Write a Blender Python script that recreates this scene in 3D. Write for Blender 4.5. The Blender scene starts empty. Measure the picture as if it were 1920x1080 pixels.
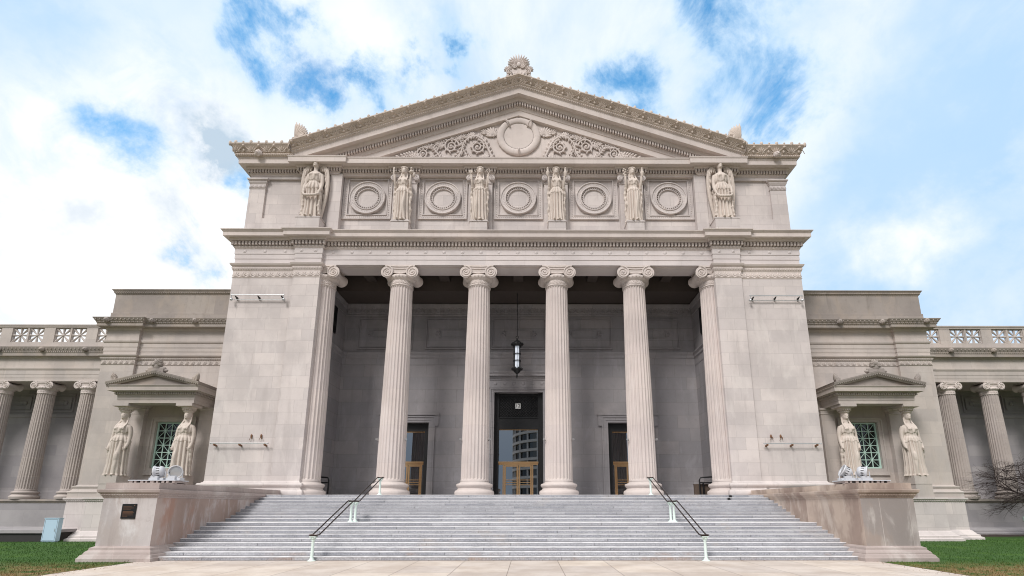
import bpy, math, random
from mathutils import Vector, noise
random.seed(7)
PI=math.pi; sin=math.sin; cos=math.cos
scn=bpy.context.scene; COL=scn.collection
# ------------------------------------------------------------------ materials
def mat(name):
    m=bpy.data.materials.new(name); m.use_nodes=True
    nt=m.node_tree; b=nt.nodes['Principled BSDF']; return m,nt,b
def N(nt,t,**k):
    n=nt.nodes.new(t)
    for a,v in k.items():
        if a in n.inputs: n.inputs[a].default_value=v
        else: setattr(n,a,v)
    return n
def math_(nt,op,a,b=None,clamp=False):
    n=nt.nodes.new('ShaderNodeMath'); n.operation=op; n.use_clamp=clamp
    for i,v in enumerate((a,b)):
        if v is None: continue
        if isinstance(v,(int,float)): n.inputs[i].default_value=v
        else: nt.links.new(v,n.inputs[i])
    return n.outputs[0]
def mix(nt,f,a,b,mode='MIX'):
    n=nt.nodes.new('ShaderNodeMixRGB'); n.blend_type=mode
    for i,v in enumerate((f,a,b)):
        if isinstance(v,(int,float)): n.inputs[i].default_value=v
        elif isinstance(v,tuple): n.inputs[i].default_value=v if len(v)==4 else (*v,1)
        else: nt.links.new(v,n.inputs[i])
    return n.outputs[0]
def noise_(nt,vec,scale,detail=4,rough=.55,scl=None,dist=0):
    if scl:
        mp=N(nt,'ShaderNodeMapping'); nt.links.new(vec,mp.inputs[0]); mp.inputs['Scale'].default_value=scl; vec=mp.outputs[0]
    n=nt.nodes.new('ShaderNodeTexNoise'); n.inputs['Scale'].default_value=scale
    n.inputs['Detail'].default_value=detail; n.inputs['Roughness'].default_value=rough; n.inputs['Distortion'].default_value=dist
    nt.links.new(vec,n.inputs['Vector']); return n.outputs['Fac']
def ramp(nt,f,a,b,lo=0.,hi=1.):
    n=nt.nodes.new('ShaderNodeMapRange'); n.interpolation_type='SMOOTHSTEP'
    nt.links.new(f,n.inputs[0]); n.inputs[1].default_value=a; n.inputs[2].default_value=b
    n.inputs[3].default_value=lo; n.inputs[4].default_value=hi; return n.outputs[0]
def stone(name,c1,c2,bw=1.45,bh=.78,mortar=.010,jd=.80,stain=(.45,.38,.33),sa=.25,streak=.2,bump=.25,warm=None,wa=0.,off=(0,0),rough=.88,light=None,la=0.,bias=0.):
    m,nt,b=mat(name)
    g=N(nt,'ShaderNodeNewGeometry'); P=g.outputs['Position']
    s=N(nt,'ShaderNodeSeparateXYZ'); nt.links.new(P,s.inputs[0])
    u=math_(nt,'ADD',math_(nt,'ADD',s.outputs[0],s.outputs[1]),off[0]); v=math_(nt,'ADD',s.outputs[2],off[1])
    c=N(nt,'ShaderNodeCombineXYZ'); nt.links.new(u,c.inputs[0]); nt.links.new(v,c.inputs[1])
    br=N(nt,'ShaderNodeTexBrick'); nt.links.new(c.outputs[0],br.inputs['Vector'])
    br.inputs['Scale'].default_value=1; br.inputs['Brick Width'].default_value=bw; br.inputs['Row Height'].default_value=bh
    br.inputs['Mortar Size'].default_value=mortar; br.inputs['Mortar Smooth'].default_value=.3; br.inputs['Bias'].default_value=bias
    br.offset=.37; br.offset_frequency=2
    br.inputs['Color1'].default_value=(*c1,1); br.inputs['Color2'].default_value=(*c2,1)
    br.inputs['Mortar'].default_value=(*[x*jd for x in c1],1)
    col=br.outputs['Color']
    big=noise_(nt,P,.35,5,.6); col=mix(nt,ramp(nt,big,.38,.68,0,.6),col,tuple(x*.80 for x in c2))
    fine=noise_(nt,P,3.2,6,.65); col=mix(nt,ramp(nt,fine,.52,.75,0,sa),col,stain)
    if streak:
        st=noise_(nt,P,1,5,.6,scl=(1.7,1.7,.16)); col=mix(nt,ramp(nt,st,.55,.72,0,streak),col,tuple(x*.78 for x in stain))
    if warm:
        wn=noise_(nt,P,.8,4,.6,scl=(1,1,.55)); col=mix(nt,ramp(nt,wn,.48,.62,0,wa),col,warm)
    if light:
        ln=noise_(nt,P,.7,6,.7,scl=(1.4,1.4,.5),dist=.4); col=mix(nt,ramp(nt,ln,.5,.68,0,la),col,light)
    gr=noise_(nt,P,38,3,.7); col=mix(nt,1.,col,mix(nt,gr,(.9,.9,.9),(1.08,1.08,1.08)),'MULTIPLY')
    nt.links.new(col,b.inputs['Base Color']); b.inputs['Roughness'].default_value=rough; b.inputs['Specular IOR Level'].default_value=.25
    if bump:
        bp=N(nt,'ShaderNodeBump'); bp.inputs['Strength'].default_value=bump; bp.inputs['Distance'].default_value=.02
        h=math_(nt,'ADD',math_(nt,'MULTIPLY',gr,.4),math_(nt,'MULTIPLY',fine,.6)); h=math_(nt,'SUBTRACT',h,br.outputs['Fac'])
        nt.links.new(h,bp.inputs['Height']); nt.links.new(bp.outputs[0],b.inputs['Normal'])
    return m
def plain(name,c,rough=.5,metal=0,var=.12,scale=6,spec=.5):
    m,nt,b=mat(name); g=N(nt,'ShaderNodeNewGeometry')
    f=noise_(nt,g.outputs['Position'],scale,5,.6)
    col=mix(nt,f,tuple(x*(1-var) for x in c),tuple(min(1,x*(1+var)) for x in c))
    nt.links.new(col,b.inputs['Base Color']); b.inputs['Roughness'].default_value=rough; b.inputs['Metallic'].default_value=metal
    b.inputs['Specular IOR Level'].default_value=spec
    return m
M={}
M['wall']=stone('limestone ashlar',(.635,.572,.545),(.53,.482,.468),jd=.68,stain=(.44,.39,.37),sa=.25,streak=.3,light=(.67,.62,.59),la=.4)
M['carved']=stone('carved limestone',(.635,.56,.52),(.585,.52,.49),bw=2.2,bh=5,mortar=.008,stain=(.40,.33,.28),sa=.3,streak=.2)
M['sima']=stone('weathered limestone',(.63,.54,.475),(.55,.47,.41),bw=1.9,bh=6,mortar=.01,stain=(.25,.20,.16),sa=.4,streak=.25)
M['frieze']=stone('pale smooth limestone',(.65,.588,.573),(.60,.548,.538),bw=2.65,bh=1.2,mortar=.008,off=(.3,.25),stain=(.5,.46,.43),sa=.15,streak=.12)
M['shaft']=stone('column limestone',(.585,.515,.48),(.55,.485,.46),bw=60,bh=2.35,mortar=.01,jd=.86,stain=(.47,.41,.37),sa=.15,streak=.15,light=(.70,.66,.64),la=.18)
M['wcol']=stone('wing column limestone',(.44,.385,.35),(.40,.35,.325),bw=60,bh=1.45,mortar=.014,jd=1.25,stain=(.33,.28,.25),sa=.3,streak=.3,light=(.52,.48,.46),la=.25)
M['porch']=stone('shade-toned portico limestone',(.285,.265,.265),(.235,.225,.235),bw=2.3,bh=.95,stain=(.15,.14,.138),sa=.25,streak=.2,light=(.33,.32,.335),la=.35,jd=.66,mortar=.014)  # the portico's shade is partly put into this darker stone colour
M['pav']=stone('side limestone ashlar',(.53,.47,.43),(.44,.395,.37),bw=1.6,bh=.86,stain=(.38,.335,.30),sa=.3,streak=.25,warm=(.52,.44,.38),wa=.25,light=(.58,.53,.5),la=.2)
M['dirty']=stone('weathered grey limestone',(.38,.335,.30),(.30,.265,.245),bw=2.0,bh=1.45,off=(0,.55),stain=(.2,.175,.155),sa=.45,streak=.4,warm=(.40,.33,.27),wa=.35)
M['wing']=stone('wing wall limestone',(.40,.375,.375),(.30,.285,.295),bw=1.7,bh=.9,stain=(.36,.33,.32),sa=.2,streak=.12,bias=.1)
M['cheekL']=stone('stained cheek wall stone',(.46,.375,.34),(.31,.225,.19),bw=1.28,bh=9,mortar=.012,jd=1.25,stain=(.34,.27,.23),sa=.35,streak=.35,warm=(.36,.215,.165),wa=.8,light=(.56,.53,.53),la=.6)
M['cheekF']=stone('pale streaked cheek wall stone',(.52,.48,.47),(.43,.39,.385),bw=1.15,bh=9,mortar=.012,jd=1.25,stain=(.30,.26,.245),sa=.4,streak=.6,warm=(.42,.34,.30),wa=.3,light=(.64,.62,.62),la=.7)
M['cheek']=stone('grey cheek wall stone',(.43,.385,.365),(.30,.265,.25),bw=1.15,bh=9,mortar=.012,jd=1.3,stain=(.27,.235,.21),sa=.45,streak=.45,warm=(.40,.30,.24),wa=.35,light=(.60,.56,.53),la=.5)
M['cheekR']=stone('warm cheek wall stone',(.52,.42,.355),(.31,.235,.20),bw=1.3,bh=9,mortar=.012,jd=.8,stain=(.32,.26,.22),sa=.4,streak=.35,warm=(.58,.48,.40),wa=.5,light=(.70,.63,.56),la=.4)
M['cheektrim']=stone('cheek wall trim stone',(.43,.36,.335),(.36,.30,.28),bw=1.9,bh=9,mortar=.012,jd=1.2,stain=(.27,.22,.19),sa=.4,streak=.25,light=(.6,.56,.53),la=.4)
M['statue']=stone('statue stone',(.60,.525,.47),(.60,.525,.47),bw=90,bh=90,mortar=0,stain=(.54,.45,.37),sa=.25,streak=.22,bump=.1)
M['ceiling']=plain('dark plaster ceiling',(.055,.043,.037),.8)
M['black']=plain('black iron',(.012,.012,.013),.45,.3)
M['bronze']=plain('polished bronze',(.66,.42,.22),.3,1.0)
M['green']=plain('verdigris paint',(.44,.60,.53),.6)
M['mint']=plain('pale mint paint',(.64,.74,.69),.5,0,.08,12)
M['rail']=plain('dark brown rail metal',(.045,.03,.026),.32,.7)
M['white']=plain('white enamel',(.52,.53,.56),.35,0,.06)
M['steel']=plain('galvanised steel',(.52,.53,.54),.4,.8)
M['rust']=plain('rusty iron',(.16,.075,.035),.8)
M['blue']=plain('light blue painted metal',(.44,.58,.70),.45,0,.06,2)
M['dark']=plain('dark recess',(.03,.028,.027),.8)
M['paper']=plain('white sign',(.8,.8,.78),.5,0,.02)
M['box']=plain('brown cardboard',(.085,.06,.045),.8)
m,nt,b=mat('dark glass'); b.inputs['Base Color'].default_value=(.012,.014,.016,1); b.inputs['Roughness'].default_value=.03; b.inputs['Specular IOR Level'].default_value=.9; M['glass']=m
m,nt,b=mat('reflective door glass'); b.inputs['Base Color'].default_value=(.30,.33,.36,1); b.inputs['Roughness'].default_value=.015; b.inputs['Metallic'].default_value=1.; M['mirrorglass']=m
m,nt,b=mat('lamp glass'); b.inputs['Base Color'].default_value=(.75,.8,.88,1); b.inputs['Roughness'].default_value=.2
b.inputs['Emission Color'].default_value=(.75,.85,1,1); b.inputs['Emission Strength'].default_value=.15; M['lampglass']=m
# granite steps
def granite():
    m,nt,b=mat('grey granite'); g=N(nt,'ShaderNodeNewGeometry'); P=g.outputs['Position']
    s=N(nt,'ShaderNodeSeparateXYZ'); nt.links.new(P,s.inputs[0])
    c=N(nt,'ShaderNodeCombineXYZ'); nt.links.new(s.outputs[0],c.inputs[0]); nt.links.new(math_(nt,'ADD',s.outputs[2],-.006),c.inputs[1])
    br=N(nt,'ShaderNodeTexBrick'); nt.links.new(c.outputs[0],br.inputs['Vector']); br.inputs['Scale'].default_value=1
    br.inputs['Brick Width'].default_value=2.6; br.inputs['Row Height'].default_value=.15; br.inputs['Mortar Size'].default_value=.012
    br.inputs['Color1'].default_value=(.375,.375,.395,1); br.inputs['Color2'].default_value=(.265,.27,.295,1); br.inputs['Mortar'].default_value=(.13,.13,.14,1)
    br.offset=.42; br.offset_frequency=2; br.squash=1.35; br.squash_frequency=3
    col=br.outputs[0]
    n1=noise_(nt,P,30,4,.8); col=mix(nt,1.,col,mix(nt,ramp(nt,n1,.4,.6),(.66,.66,.67),(1.22,1.22,1.22)),'MULTIPLY')
    n2=noise_(nt,P,.5,5,.6); col=mix(nt,ramp(nt,n2,.5,.75,0,.35),col,(.55,.55,.58))
    n3=noise_(nt,P,1,4,.6,scl=(.9,.9,.5)); lowf=ramp(nt,s.outputs[2],.06,.5,1,0)
    n3b=ramp(nt,n3,.5,.68,0,.45); lf=math_(nt,'MULTIPLY',n3b,lowf); col=mix(nt,lf,col,(.33,.2,.12))
    n4=noise_(nt,P,.45,4,.6,scl=(1,1,1.4)); col=mix(nt,ramp(nt,n4,.58,.75,0,.4),col,(.47,.40,.33))
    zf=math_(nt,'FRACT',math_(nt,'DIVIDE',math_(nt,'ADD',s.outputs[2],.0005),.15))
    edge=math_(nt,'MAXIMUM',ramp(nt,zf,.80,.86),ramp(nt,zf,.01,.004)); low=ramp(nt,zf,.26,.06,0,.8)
    lit_noise=noise_(nt,P,2.5,4,.7); edge=math_(nt,'MULTIPLY',edge,ramp(nt,lit_noise,.3,.6,.55,.95))
    low=math_(nt,'MULTIPLY',low,ramp(nt,zf,.01,.03)); col=mix(nt,low,col,(.16,.155,.165))  # shadow line below each nosing, painted along the riser foot
    col=mix(nt,edge,col,(.74,.73,.74))  # sky-lit treads and nosing lips painted as a lighter colour
    nt.links.new(col,b.inputs['Base Color']); b.inputs['Roughness'].default_value=.7
    bp=N(nt,'ShaderNodeBump'); bp.inputs['Strength'].default_value=.3; bp.inputs['Distance'].default_value=.01; nt.links.new(n1,bp.inputs['Height']); nt.links.new(bp.outputs[0],b.inputs['Normal'])
    return m
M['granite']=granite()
def paving():
    m,nt,b=mat('tan concrete paving'); g=N(nt,'ShaderNodeNewGeometry'); P=g.outputs['Position']
    s=N(nt,'ShaderNodeSeparateXYZ'); nt.links.new(P,s.inputs[0])
    x=math_(nt,'ADD',s.outputs[0],900-.08); fx=math_(nt,'ABSOLUTE',math_(nt,'SUBTRACT',math_(nt,'FRACT',math_(nt,'DIVIDE',x,1.8)),.5))
    y=math_(nt,'ADD',s.outputs[1],900-.7); fy=math_(nt,'ABSOLUTE',math_(nt,'SUBTRACT',math_(nt,'FRACT',math_(nt,'DIVIDE',y,1.8)),.5))
    j=math_(nt,'MAXIMUM',ramp(nt,fx,.4915,.4945),ramp(nt,fy,.4935,.4965))
    n1=noise_(nt,P,.7,6,.65); col=mix(nt,ramp(nt,n1,.35,.65),(.50,.42,.355),(.62,.545,.48))
    n2=noise_(nt,P,3,6,.7); col=mix(nt,ramp(nt,n2,.5,.75,0,.4),col,(.50,.40,.33))
    n3=noise_(nt,P,45,3,.7); col=mix(nt,1.,col,mix(nt,n3,(.88,.88,.88),(1.1,1.1,1.1)),'MULTIPLY')
    fl=N(nt,'ShaderNodeTexWhiteNoise'); fl.noise_dimensions='2D'
    cc=N(nt,'ShaderNodeCombineXYZ'); nt.links.new(math_(nt,'FLOOR',math_(nt,'ADD',math_(nt,'DIVIDE',x,1.8),.0)),cc.inputs[0]); nt.links.new(math_(nt,'FLOOR',math_(nt,'DIVIDE',y,1.8)),cc.inputs[1]); nt.links.new(cc.outputs[0],fl.inputs['Vector'])
    col=mix(nt,1.,col,mix(nt,fl.outputs['Value'],(.9,.9,.92),(1.05,1.04,1.02)),'MULTIPLY')
    col=mix(nt,math_(nt,'MULTIPLY',j,.75),col,(.16,.12,.10))
    nt.links.new(col,b.inputs['Base Color']); b.inputs['Roughness'].default_value=.8
    return m
M['paving']=paving()
def lawnmat(name,blade=False):
    m,nt,b=mat(name); g=N(nt,'ShaderNodeNewGeometry'); P=g.outputs['Position']
    n1=noise_(nt,P,.5,5,.6); n2=noise_(nt,P,9,4,.8)
    col=mix(nt,ramp(nt,n2,.2,.8),(.030,.078,.014),(.052,.112,.022))
    col=mix(nt,ramp(nt,n1,.5,.68,0,.5),col,(.075,.15,.02))
    s=N(nt,'ShaderNodeSeparateXYZ'); nt.links.new(P,s.inputs[0])
    n3=noise_(nt,P,1.6,5,.7); edge=ramp(nt,s.outputs[1],16.8,20.8,1,0)
    dry=math_(nt,'MULTIPLY',ramp(nt,n3,.36,.56,0,.9),edge); col=mix(nt,dry,col,(.24,.15,.07))
    nt.links.new(col,b.inputs['Base Color']); b.inputs['Roughness'].default_value=.85; b.inputs['Specular IOR Level'].default_value=.2
    return m
M['lawn']=lawnmat('lawn ground'); M['grass']=lawnmat('grass blades')
M['soil']=plain('dark soil',(.045,.028,.02),.95,0,.4,5)
M['bark']=plain('dark bark',(.035,.024,.022),.9,0,.3,8)
# ------------------------------------------------------------------ mesh builder
class MB:
    def __init__(s): s.v=[]; s.f=[]; s.sm=[]
    def add(s,vs,fs,sm=False):
        o=len(s.v); s.v+=[tuple(p) for p in vs]; s.f+=[tuple(i+o for i in f) for f in fs]; s.sm+=[sm]*len(fs); return s
    def pbox(s,O,U,V,W):
        O,U,V,W=map(Vector,(O,U,V,W))
        vs=[O,O+U,O+U+V,O+V,O+W,O+U+W,O+U+V+W,O+V+W]
        return s.add(vs,[(0,3,2,1),(4,5,6,7),(0,1,5,4),(1,2,6,5),(2,3,7,6),(3,0,4,7)])
    def box(s,x0,x1,y0,y1,z0,z1): return s.pbox((x0,y0,z0),(x1-x0,0,0),(0,y1-y0,0),(0,0,z1-z0))
    def quad(s,a,b,c,d): return s.add([a,b,c,d],[(0,1,2,3)])
    def grid(s,rows,sm=False,closed=False):
        n=len(rows[0]); vs=[p for r in rows for p in r]; fs=[]
        for i in range(len(rows)-1):
            for j in range(n if closed else n-1):
                k=(j+1)%n; fs.append((i*n+j,i*n+k,(i+1)*n+k,(i+1)*n+j))
        return s.add(vs,fs,sm)
    def sweep(s,path,prof):
        rows=[]
        for off,z in prof:
            rows.append([(*q,z) for q in offpath(path,off)])
        return s.grid(rows)
    def lathe(s,prof,n=32,c=(0,0),sm=True,rf=None,cap=True):
        rows=[]
        for r,z in prof:
            rows.append([(c[0]+cos(2*PI*j/n)*(rf(r,z,j) if rf else r),c[1]+sin(2*PI*j/n)*(rf(r,z,j) if rf else r),z) for j in range(n)])
        s.grid(rows,sm,True)
        if cap:
            o=len(s.v); s.v+=rows[0]+rows[-1]
            s.f+=[tuple(range(o+n-1,o-1,-1)),tuple(range(o+n,o+2*n))]; s.sm+=[False,False]
        return s
    def ell(s,c,r,n=8,m=5,rot=None,sm=True):
        rows=[]
        for i in range(m+1):
            a=PI*i/m; row=[]
            for j in range(n):
                t=2*PI*j/n; p=Vector((r[0]*sin(a)*cos(t),r[1]*sin(a)*sin(t),r[2]*cos(a)))
                if rot: p=rot@p
                row.append(tuple(p+Vector(c)))
            rows.append(row)
        return s.grid(rows,sm,True)
    def tube(s,pts,r,n=8,sm=True,flat=None):
        pts=[Vector(p) for p in pts]; L=len(pts)
        rr=r if callable(r) else (lambda t:r)
        rows=[]; up=Vector((0,0,1)); T0=(pts[1]-pts[0]).normalized()
        if abs(T0.dot(up))>.9: up=Vector((0,1,0))
        X=T0.cross(up).normalized()
        for i,p in enumerate(pts):
            T=(pts[min(i+1,L-1)]-pts[max(i-1,0)])
            T=T.normalized() if T.length>1e-9 else T0
            X=(X-T*X.dot(T)); X=X.normalized() if X.length>1e-6 else T.orthogonal().normalized(); Y=T.cross(X)
            q=rr(i/(L-1))
            rows.append([tuple(p+X*q*cos(2*PI*j/n)+Y*q*sin(2*PI*j/n)*(flat or 1)) for j in range(n)])
        s.grid(rows,sm,True)
        o=len(s.v); s.v+=rows[0]+rows[-1]; s.f+=[tuple(range(o+n-1,o-1,-1)),tuple(range(o+n,o+2*n))]; s.sm+=[False,False]
        return s
    def mirror(s):
        n=MB(); n.v=[(-x,y,z) for x,y,z in s.v]; n.f=[tuple(reversed(f)) for f in s.f]; n.sm=list(s.sm); return n
    def join(s,o): return s.add(o.v,o.f) if False else s._j(o)
    def _j(s,o):
        k=len(s.v); s.v+=o.v; s.f+=[tuple(i+k for i in f) for f in o.f]; s.sm+=o.sm; return s
    def build(s,name,m,parent=None,label=None,loc=None):
        me=bpy.data.meshes.new(name); me.from_pydata(s.v,[],s.f); me.polygons.foreach_set('use_smooth',s.sm)
        me.materials.append(M[m] if isinstance(m,str) else m); me.update()
        o=bpy.data.objects.new(name,me); COL.objects.link(o)
        if parent: o.parent=parent
        if loc: o.location=loc
        if label: o['label']=label
        return o
def offpath(path,off):
    n=len(path); out=[]
    for i,p in enumerate(path):
        ns=[]
        for a,b in ((i-1,i),(i,i+1)):
            if a<0 or b>=n: continue
            dx=path[b][0]-path[a][0]; dy=path[b][1]-path[a][1]; l=math.hypot(dx,dy); ns.append((dy/l,-dx/l))
        if len(ns)==1: mx,my=ns[0]
        else:
            d=1+ns[0][0]*ns[1][0]+ns[0][1]*ns[1][1]; d=max(d,.2); mx=(ns[0][0]+ns[1][0])/d; my=(ns[0][1]+ns[1][1])/d
        out.append((p[0]+mx*off,p[1]+my*off))
    return out
def along(path,off,pitch,minl=.3):
    q=offpath(path,off)
    for i in range(len(q)-1):
        a=Vector((*q[i],0)); b=Vector((*q[i+1],0)); L=(b-a).length
        if L<minl: continue
        d=(b-a)/L; n=Vector((d.y,-d.x,0)); k=max(1,round(L/pitch)); yield a,d,n,L,k
def dentils(mb,path,o0,o1,z0,z1,pitch,frac=.56,clip=46):
    for a,d,n,L,k in along(path,o1,pitch):
        p=L/k
        for i in range(k):
            c=a+d*(p*(i+.5-frac/2))
            if c.y>38: continue
            mb.pbox((c.x,c.y,z0),d*(p*frac),-n*(o1-o0),(0,0,z1-z0))
def eggs(mb,path,off,z,pitch,r,maxy=38):
    for a,d,n,L,k in along(path,off,pitch):
        p=L/k
        for i in range(k):
            c=a+d*(p*(i+.5))
            if c.y>maxy: continue
            mb.ell((c.x,c.y,z),(r[0],r[0],r[1]),6,4)
def tag(o,label=None,cat=None,group=None,kind=None):
    if label: o['label']=label
    if cat: o['category']=cat
    if group: o['group']=group
    if kind: o['kind']=kind
    return o
def empty(name,loc=(0,0,0)):
    o=bpy.data.objects.new(name,None); COL.objects.link(o); o.location=loc; return o
def kids(o): return [x for x in bpy.data.objects if x.parent==o]
def copyt(o,loc,parent=None):
    c=o.copy(); COL.objects.link(c); c.parent=parent
    if loc is not None: c.location=loc
    for ch in kids(o): copyt(ch,None,c)
    return c
def mirpath(p): return [(-x,y) for x,y in reversed(p)]
def palm(mb,O,U,V,W,h,n=7,spread=1.25,leaf=.16,th=.05,base=.12):
    """fan of leaves: O base point, U right, V up, W out (unit vectors)"""
    O,U,V,W=map(Vector,(O,U,V,W))
    from mathutils import Matrix
    for i in range(n):
        a=(i/(n-1)-.5)*2*spread; L=h*(1-.28*abs(a/spread)**1.5)
        d=U*sin(a)+V*cos(a); e=d.cross(W)
        R=Matrix((d,e,W)).transposed()
        mb.ell(O+d*(L*.56),(L*.46,leaf*h,th),6,6,R)
    mb.ell(O+V*base*h*.6,(base*h,th*1.2,base*h),6,4)
def spiral(cx,cz,y,r0,r1,turns,start,dirn=1,n=40):
    return [(cx+ (r0+(r1-r0)*(i/n)**.8)*cos(start+dirn*2*PI*turns*i/n), y, cz+(r0+(r1-r0)*(i/n)**.8)*sin(start+dirn*2*PI*turns*i/n)) for i in range(n+1)]
# ------------------------------------------------------------------ THE BUILDING
B=empty('museum_building',(0,31,0))
tag(B,'grand grey beige limestone museum with a columned portico, carved pediment and two side wings','museum')
BO=Vector((0,-31,0))
def part(mb,name,m,parent=None,label=None):
    o=mb.build(name,m,parent or B,label)
    if (parent or B) is B: o.location=BO
    return o
Zf=2.70
BASEP=[(.33,Zf-.0),(.33,2.74),(.37,2.80),(.385,2.88),(.37,2.96),(.33,3.02),(.25,3.03),(.25,3.06),(.19,3.10),(.165,3.16),(.18,3.21),(.23,3.23),(.23,3.26),(.275,3.29),(.285,3.35),(.27,3.41),(.22,3.44),(.11,3.45),(.11,3.48),(.04,3.51),(0,3.58)]
PIER=[(-18.98,46),(-18.98,30.95),(-14.9,30.95),(-14.9,30.8),(-13.13,30.8),(-13.13,32.66)]
CAPP=lambda z0,h,o=.21:[(0,z0),(.03,z0+.01),(.04,z0+.04*h),(.012,z0+.07*h),(.012,z0+.5*h),(.04,z0+.52*h),(.05,z0+.56*h),(.075,z0+.62*h),(.1,z0+.70*h),(.1,z0+.73*h),(.07,z0+.75*h),(.07,z0+.80*h),(.14,z0+.84*h),(.17,z0+.88*h),(o,z0+.97*h),(o,z0+h),(0,z0+h+.03)]
for s in (-1,1):
    p=PIER if s<0 else mirpath(PIER)
    mb=MB(); mb.sweep(p,[(.42,0),(.42,.5),(.3,.6),(.3,2.5),(.33,2.7)]+BASEP[1:]+[(0,16.91)])
    o=part(mb,'pier','wall',label='broad ashlar corner pier '+('left' if s<0 else 'right')+' of the columns')
    mb=MB(); mb.sweep(p,CAPP(16.91,.99))
    eggs(mb,p,.07,17.55,.17,(.045,.07))
    for a,d,n,L,k in along(p,.02,.46):
        for i in range(k):
            c=a+d*(L/k*(i+.5))
            if c.y>37: continue
            palm(mb,(c.x,c.y,17.0),d,(0,0,1),n,.36,5,1.1,.13,.03)
    part(mb,'pier_capital','carved',parent=o)
# entablature
MAINP=[(-18.98,46),(-18.98,30.95),(-14.9,30.95),(-14.9,30.8),(-13.13,30.8),(-13.13,31.05),(13.13,31.05),(13.13,30.8),(14.9,30.8),(14.9,30.95),(18.98,30.95),(18.98,46)]
mb=MB()
mb.sweep(MAINP,[(0,17.92),(0,18.28),(.03,18.285),(.03,18.62),(.06,18.625),(.06,18.99)])
mb.box(-13.13,13.13,31.06,32.65,17.915,18.9)
mb.box(-13.13,13.13,31.35,32.35,17.87,17.914)
for a,d,n,L,k in along(MAINP,.06,1.22):
    for i in range(k):
        c=a+d*(L/k*(i+.5))
        if c.y>37: continue
        from mathutils import Matrix
        R=Matrix((d,(0,0,1),n)).transposed()
        mb.ell((c.x,c.y,18.81),(.12,.12,.02),12,4,R)
        mb.ell((c.x,c.y,18.81),(.045,.045,.035),8,4,R)
ent=part(mb,'entablature','frieze')
mb=MB()
mb.sweep(MAINP,[(.06,18.99),(.075,18.99),(.075,19.03),(.10,19.04),(.13,19.10),(.13,19.19),(.03,19.195),(.03,19.52),(.30,19.50),(.33,19.56),(.36,19.66),(.36,19.675),(.64,19.665),(.645,19.93),(.66,19.935),(.68,19.96),(.71,20.0),(.75,20.04),(.77,20.07),(.77,20.11),(0,20.14)])
dentils(mb,MAINP,.03,.27,19.22,19.475,.232,.54)
eggs(mb,MAINP,.105,19.1,.16,(.035,.05))
part(mb,'cornice','carved',parent=ent)
mb=MB(); mb.quad((-19,30.9,20.13),(19,30.9,20.13),(19,46,20.13),(-19,46,20.13)); part(mb,'ledge','dirty',parent=ent)
# ---- attic
mb=MB()
AT=[(-18.78,46),(-18.78,31.15),(-17.68,31.15),(-17.68,31.3),(-15.15,31.3),(-15.15,31.05),(-13.1,31.05),(-13.1,30.95),(-12.3,30.95),(-12.3,31.4),(12.3,31.4),(12.3,30.95),(13.1,30.95),(13.1,31.05),(15.15,31.05),(15.15,31.3),(17.68,31.3),(17.68,31.15),(18.78,31.15),(18.78,46)]
mb.sweep(AT,[(.1,20.12),(.1,20.3),(.06,20.34),(0,20.36),(0,24.8)])
for s in (-1,1):
    xs=sorted((s*17.68,s*15.15)); mb.box(xs[0],xs[1],31.153,31.32,24.5,24.8); mb.box(xs[0],xs[1],31.153,31.32,20.13,21.45)
    cp=[(-18.78,34),(-18.78,31.15),(-17.68,31.15),(-17.68,31.31)]; cp=cp if s<0 else mirpath(cp)
    mb.sweep(cp,CAPP(23.72,.78,.17))
    for a,d,n,L,k in along(cp,.02,.3):
        for i in range(k):
            c=a+d*(L/k*(i+.5)); palm(mb,(c.x,c.y,23.8),d,(0,0,1),n,.26,5,1.1,.13,.03)
for x in (-7.92,-2.64,2.64,7.92):   # pilasters behind the statues
    mb.box(x-.82,x+.82,31.12,31.42,20.13,24.75)
    q=[(x-.82,31.42),(x-.82,31.12),(x+.82,31.12),(x+.82,31.42)]
    mb.sweep(q,[(0,24.1),(.05,24.15),(.05,24.22),(.02,24.25),(.02,24.45),(.1,24.6),(.14,24.62),(.14,24.78),(0,24.8)])
    for e in (-1,1):
        mb.tube([(x+e*.8,30.9,24.5),(x+e*.8,31.3,24.5)],.2,12); mb.tube(spiral(x+e*.8,24.5,30.9,.18,.03,1.8,PI/2,e),.03,5)
attic=part(mb,'attic','wall')
# attic cornice (geison)
GE=[(-18.78,46),(-18.78,31.15),(-15.25,31.15),(-15.25,30.93),(-12.55,30.93),(-12.55,31.12)]
for x in (-7.92,-2.64,2.64,7.92): GE+=[(x-.9,31.12),(x-.9,30.98),(x+.9,30.98),(x+.9,31.12)]
GE+=[(12.55,31.12),(12.55,30.93),(15.25,30.93),(15.25,31.15),(18.78,31.15),(18.78,46)]
GF=[(-18.78,46),(-18.78,31.15),(-15.25,31.15),(-15.25,30.93),(-12.55,30.93),(-12.55,31.08),(12.55,31.08),(12.55,30.93),(15.25,30.93),(15.25,31.15),(18.78,31.15),(18.78,46)]
mb=MB()
mb.sweep(GE,[(-.3,24.73),(.02,24.73),(.03,24.82),(.09,24.86),(.09,24.92),(.0,24.925),(.0,25.17),(.22,25.155),(.26,25.2),(.28,25.3)])
dentils(mb,GE,.0,.2,24.93,25.15,.196,.53)
mb.sweep(GF,[(.2,25.31),(.62,25.29),(.63,25.30),(.64,25.62),(.67,25.66),(.69,25.72),(.69,25.745),(-.6,25.76)])
part(mb,'attic_cornice','carved',parent=attic)
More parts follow.
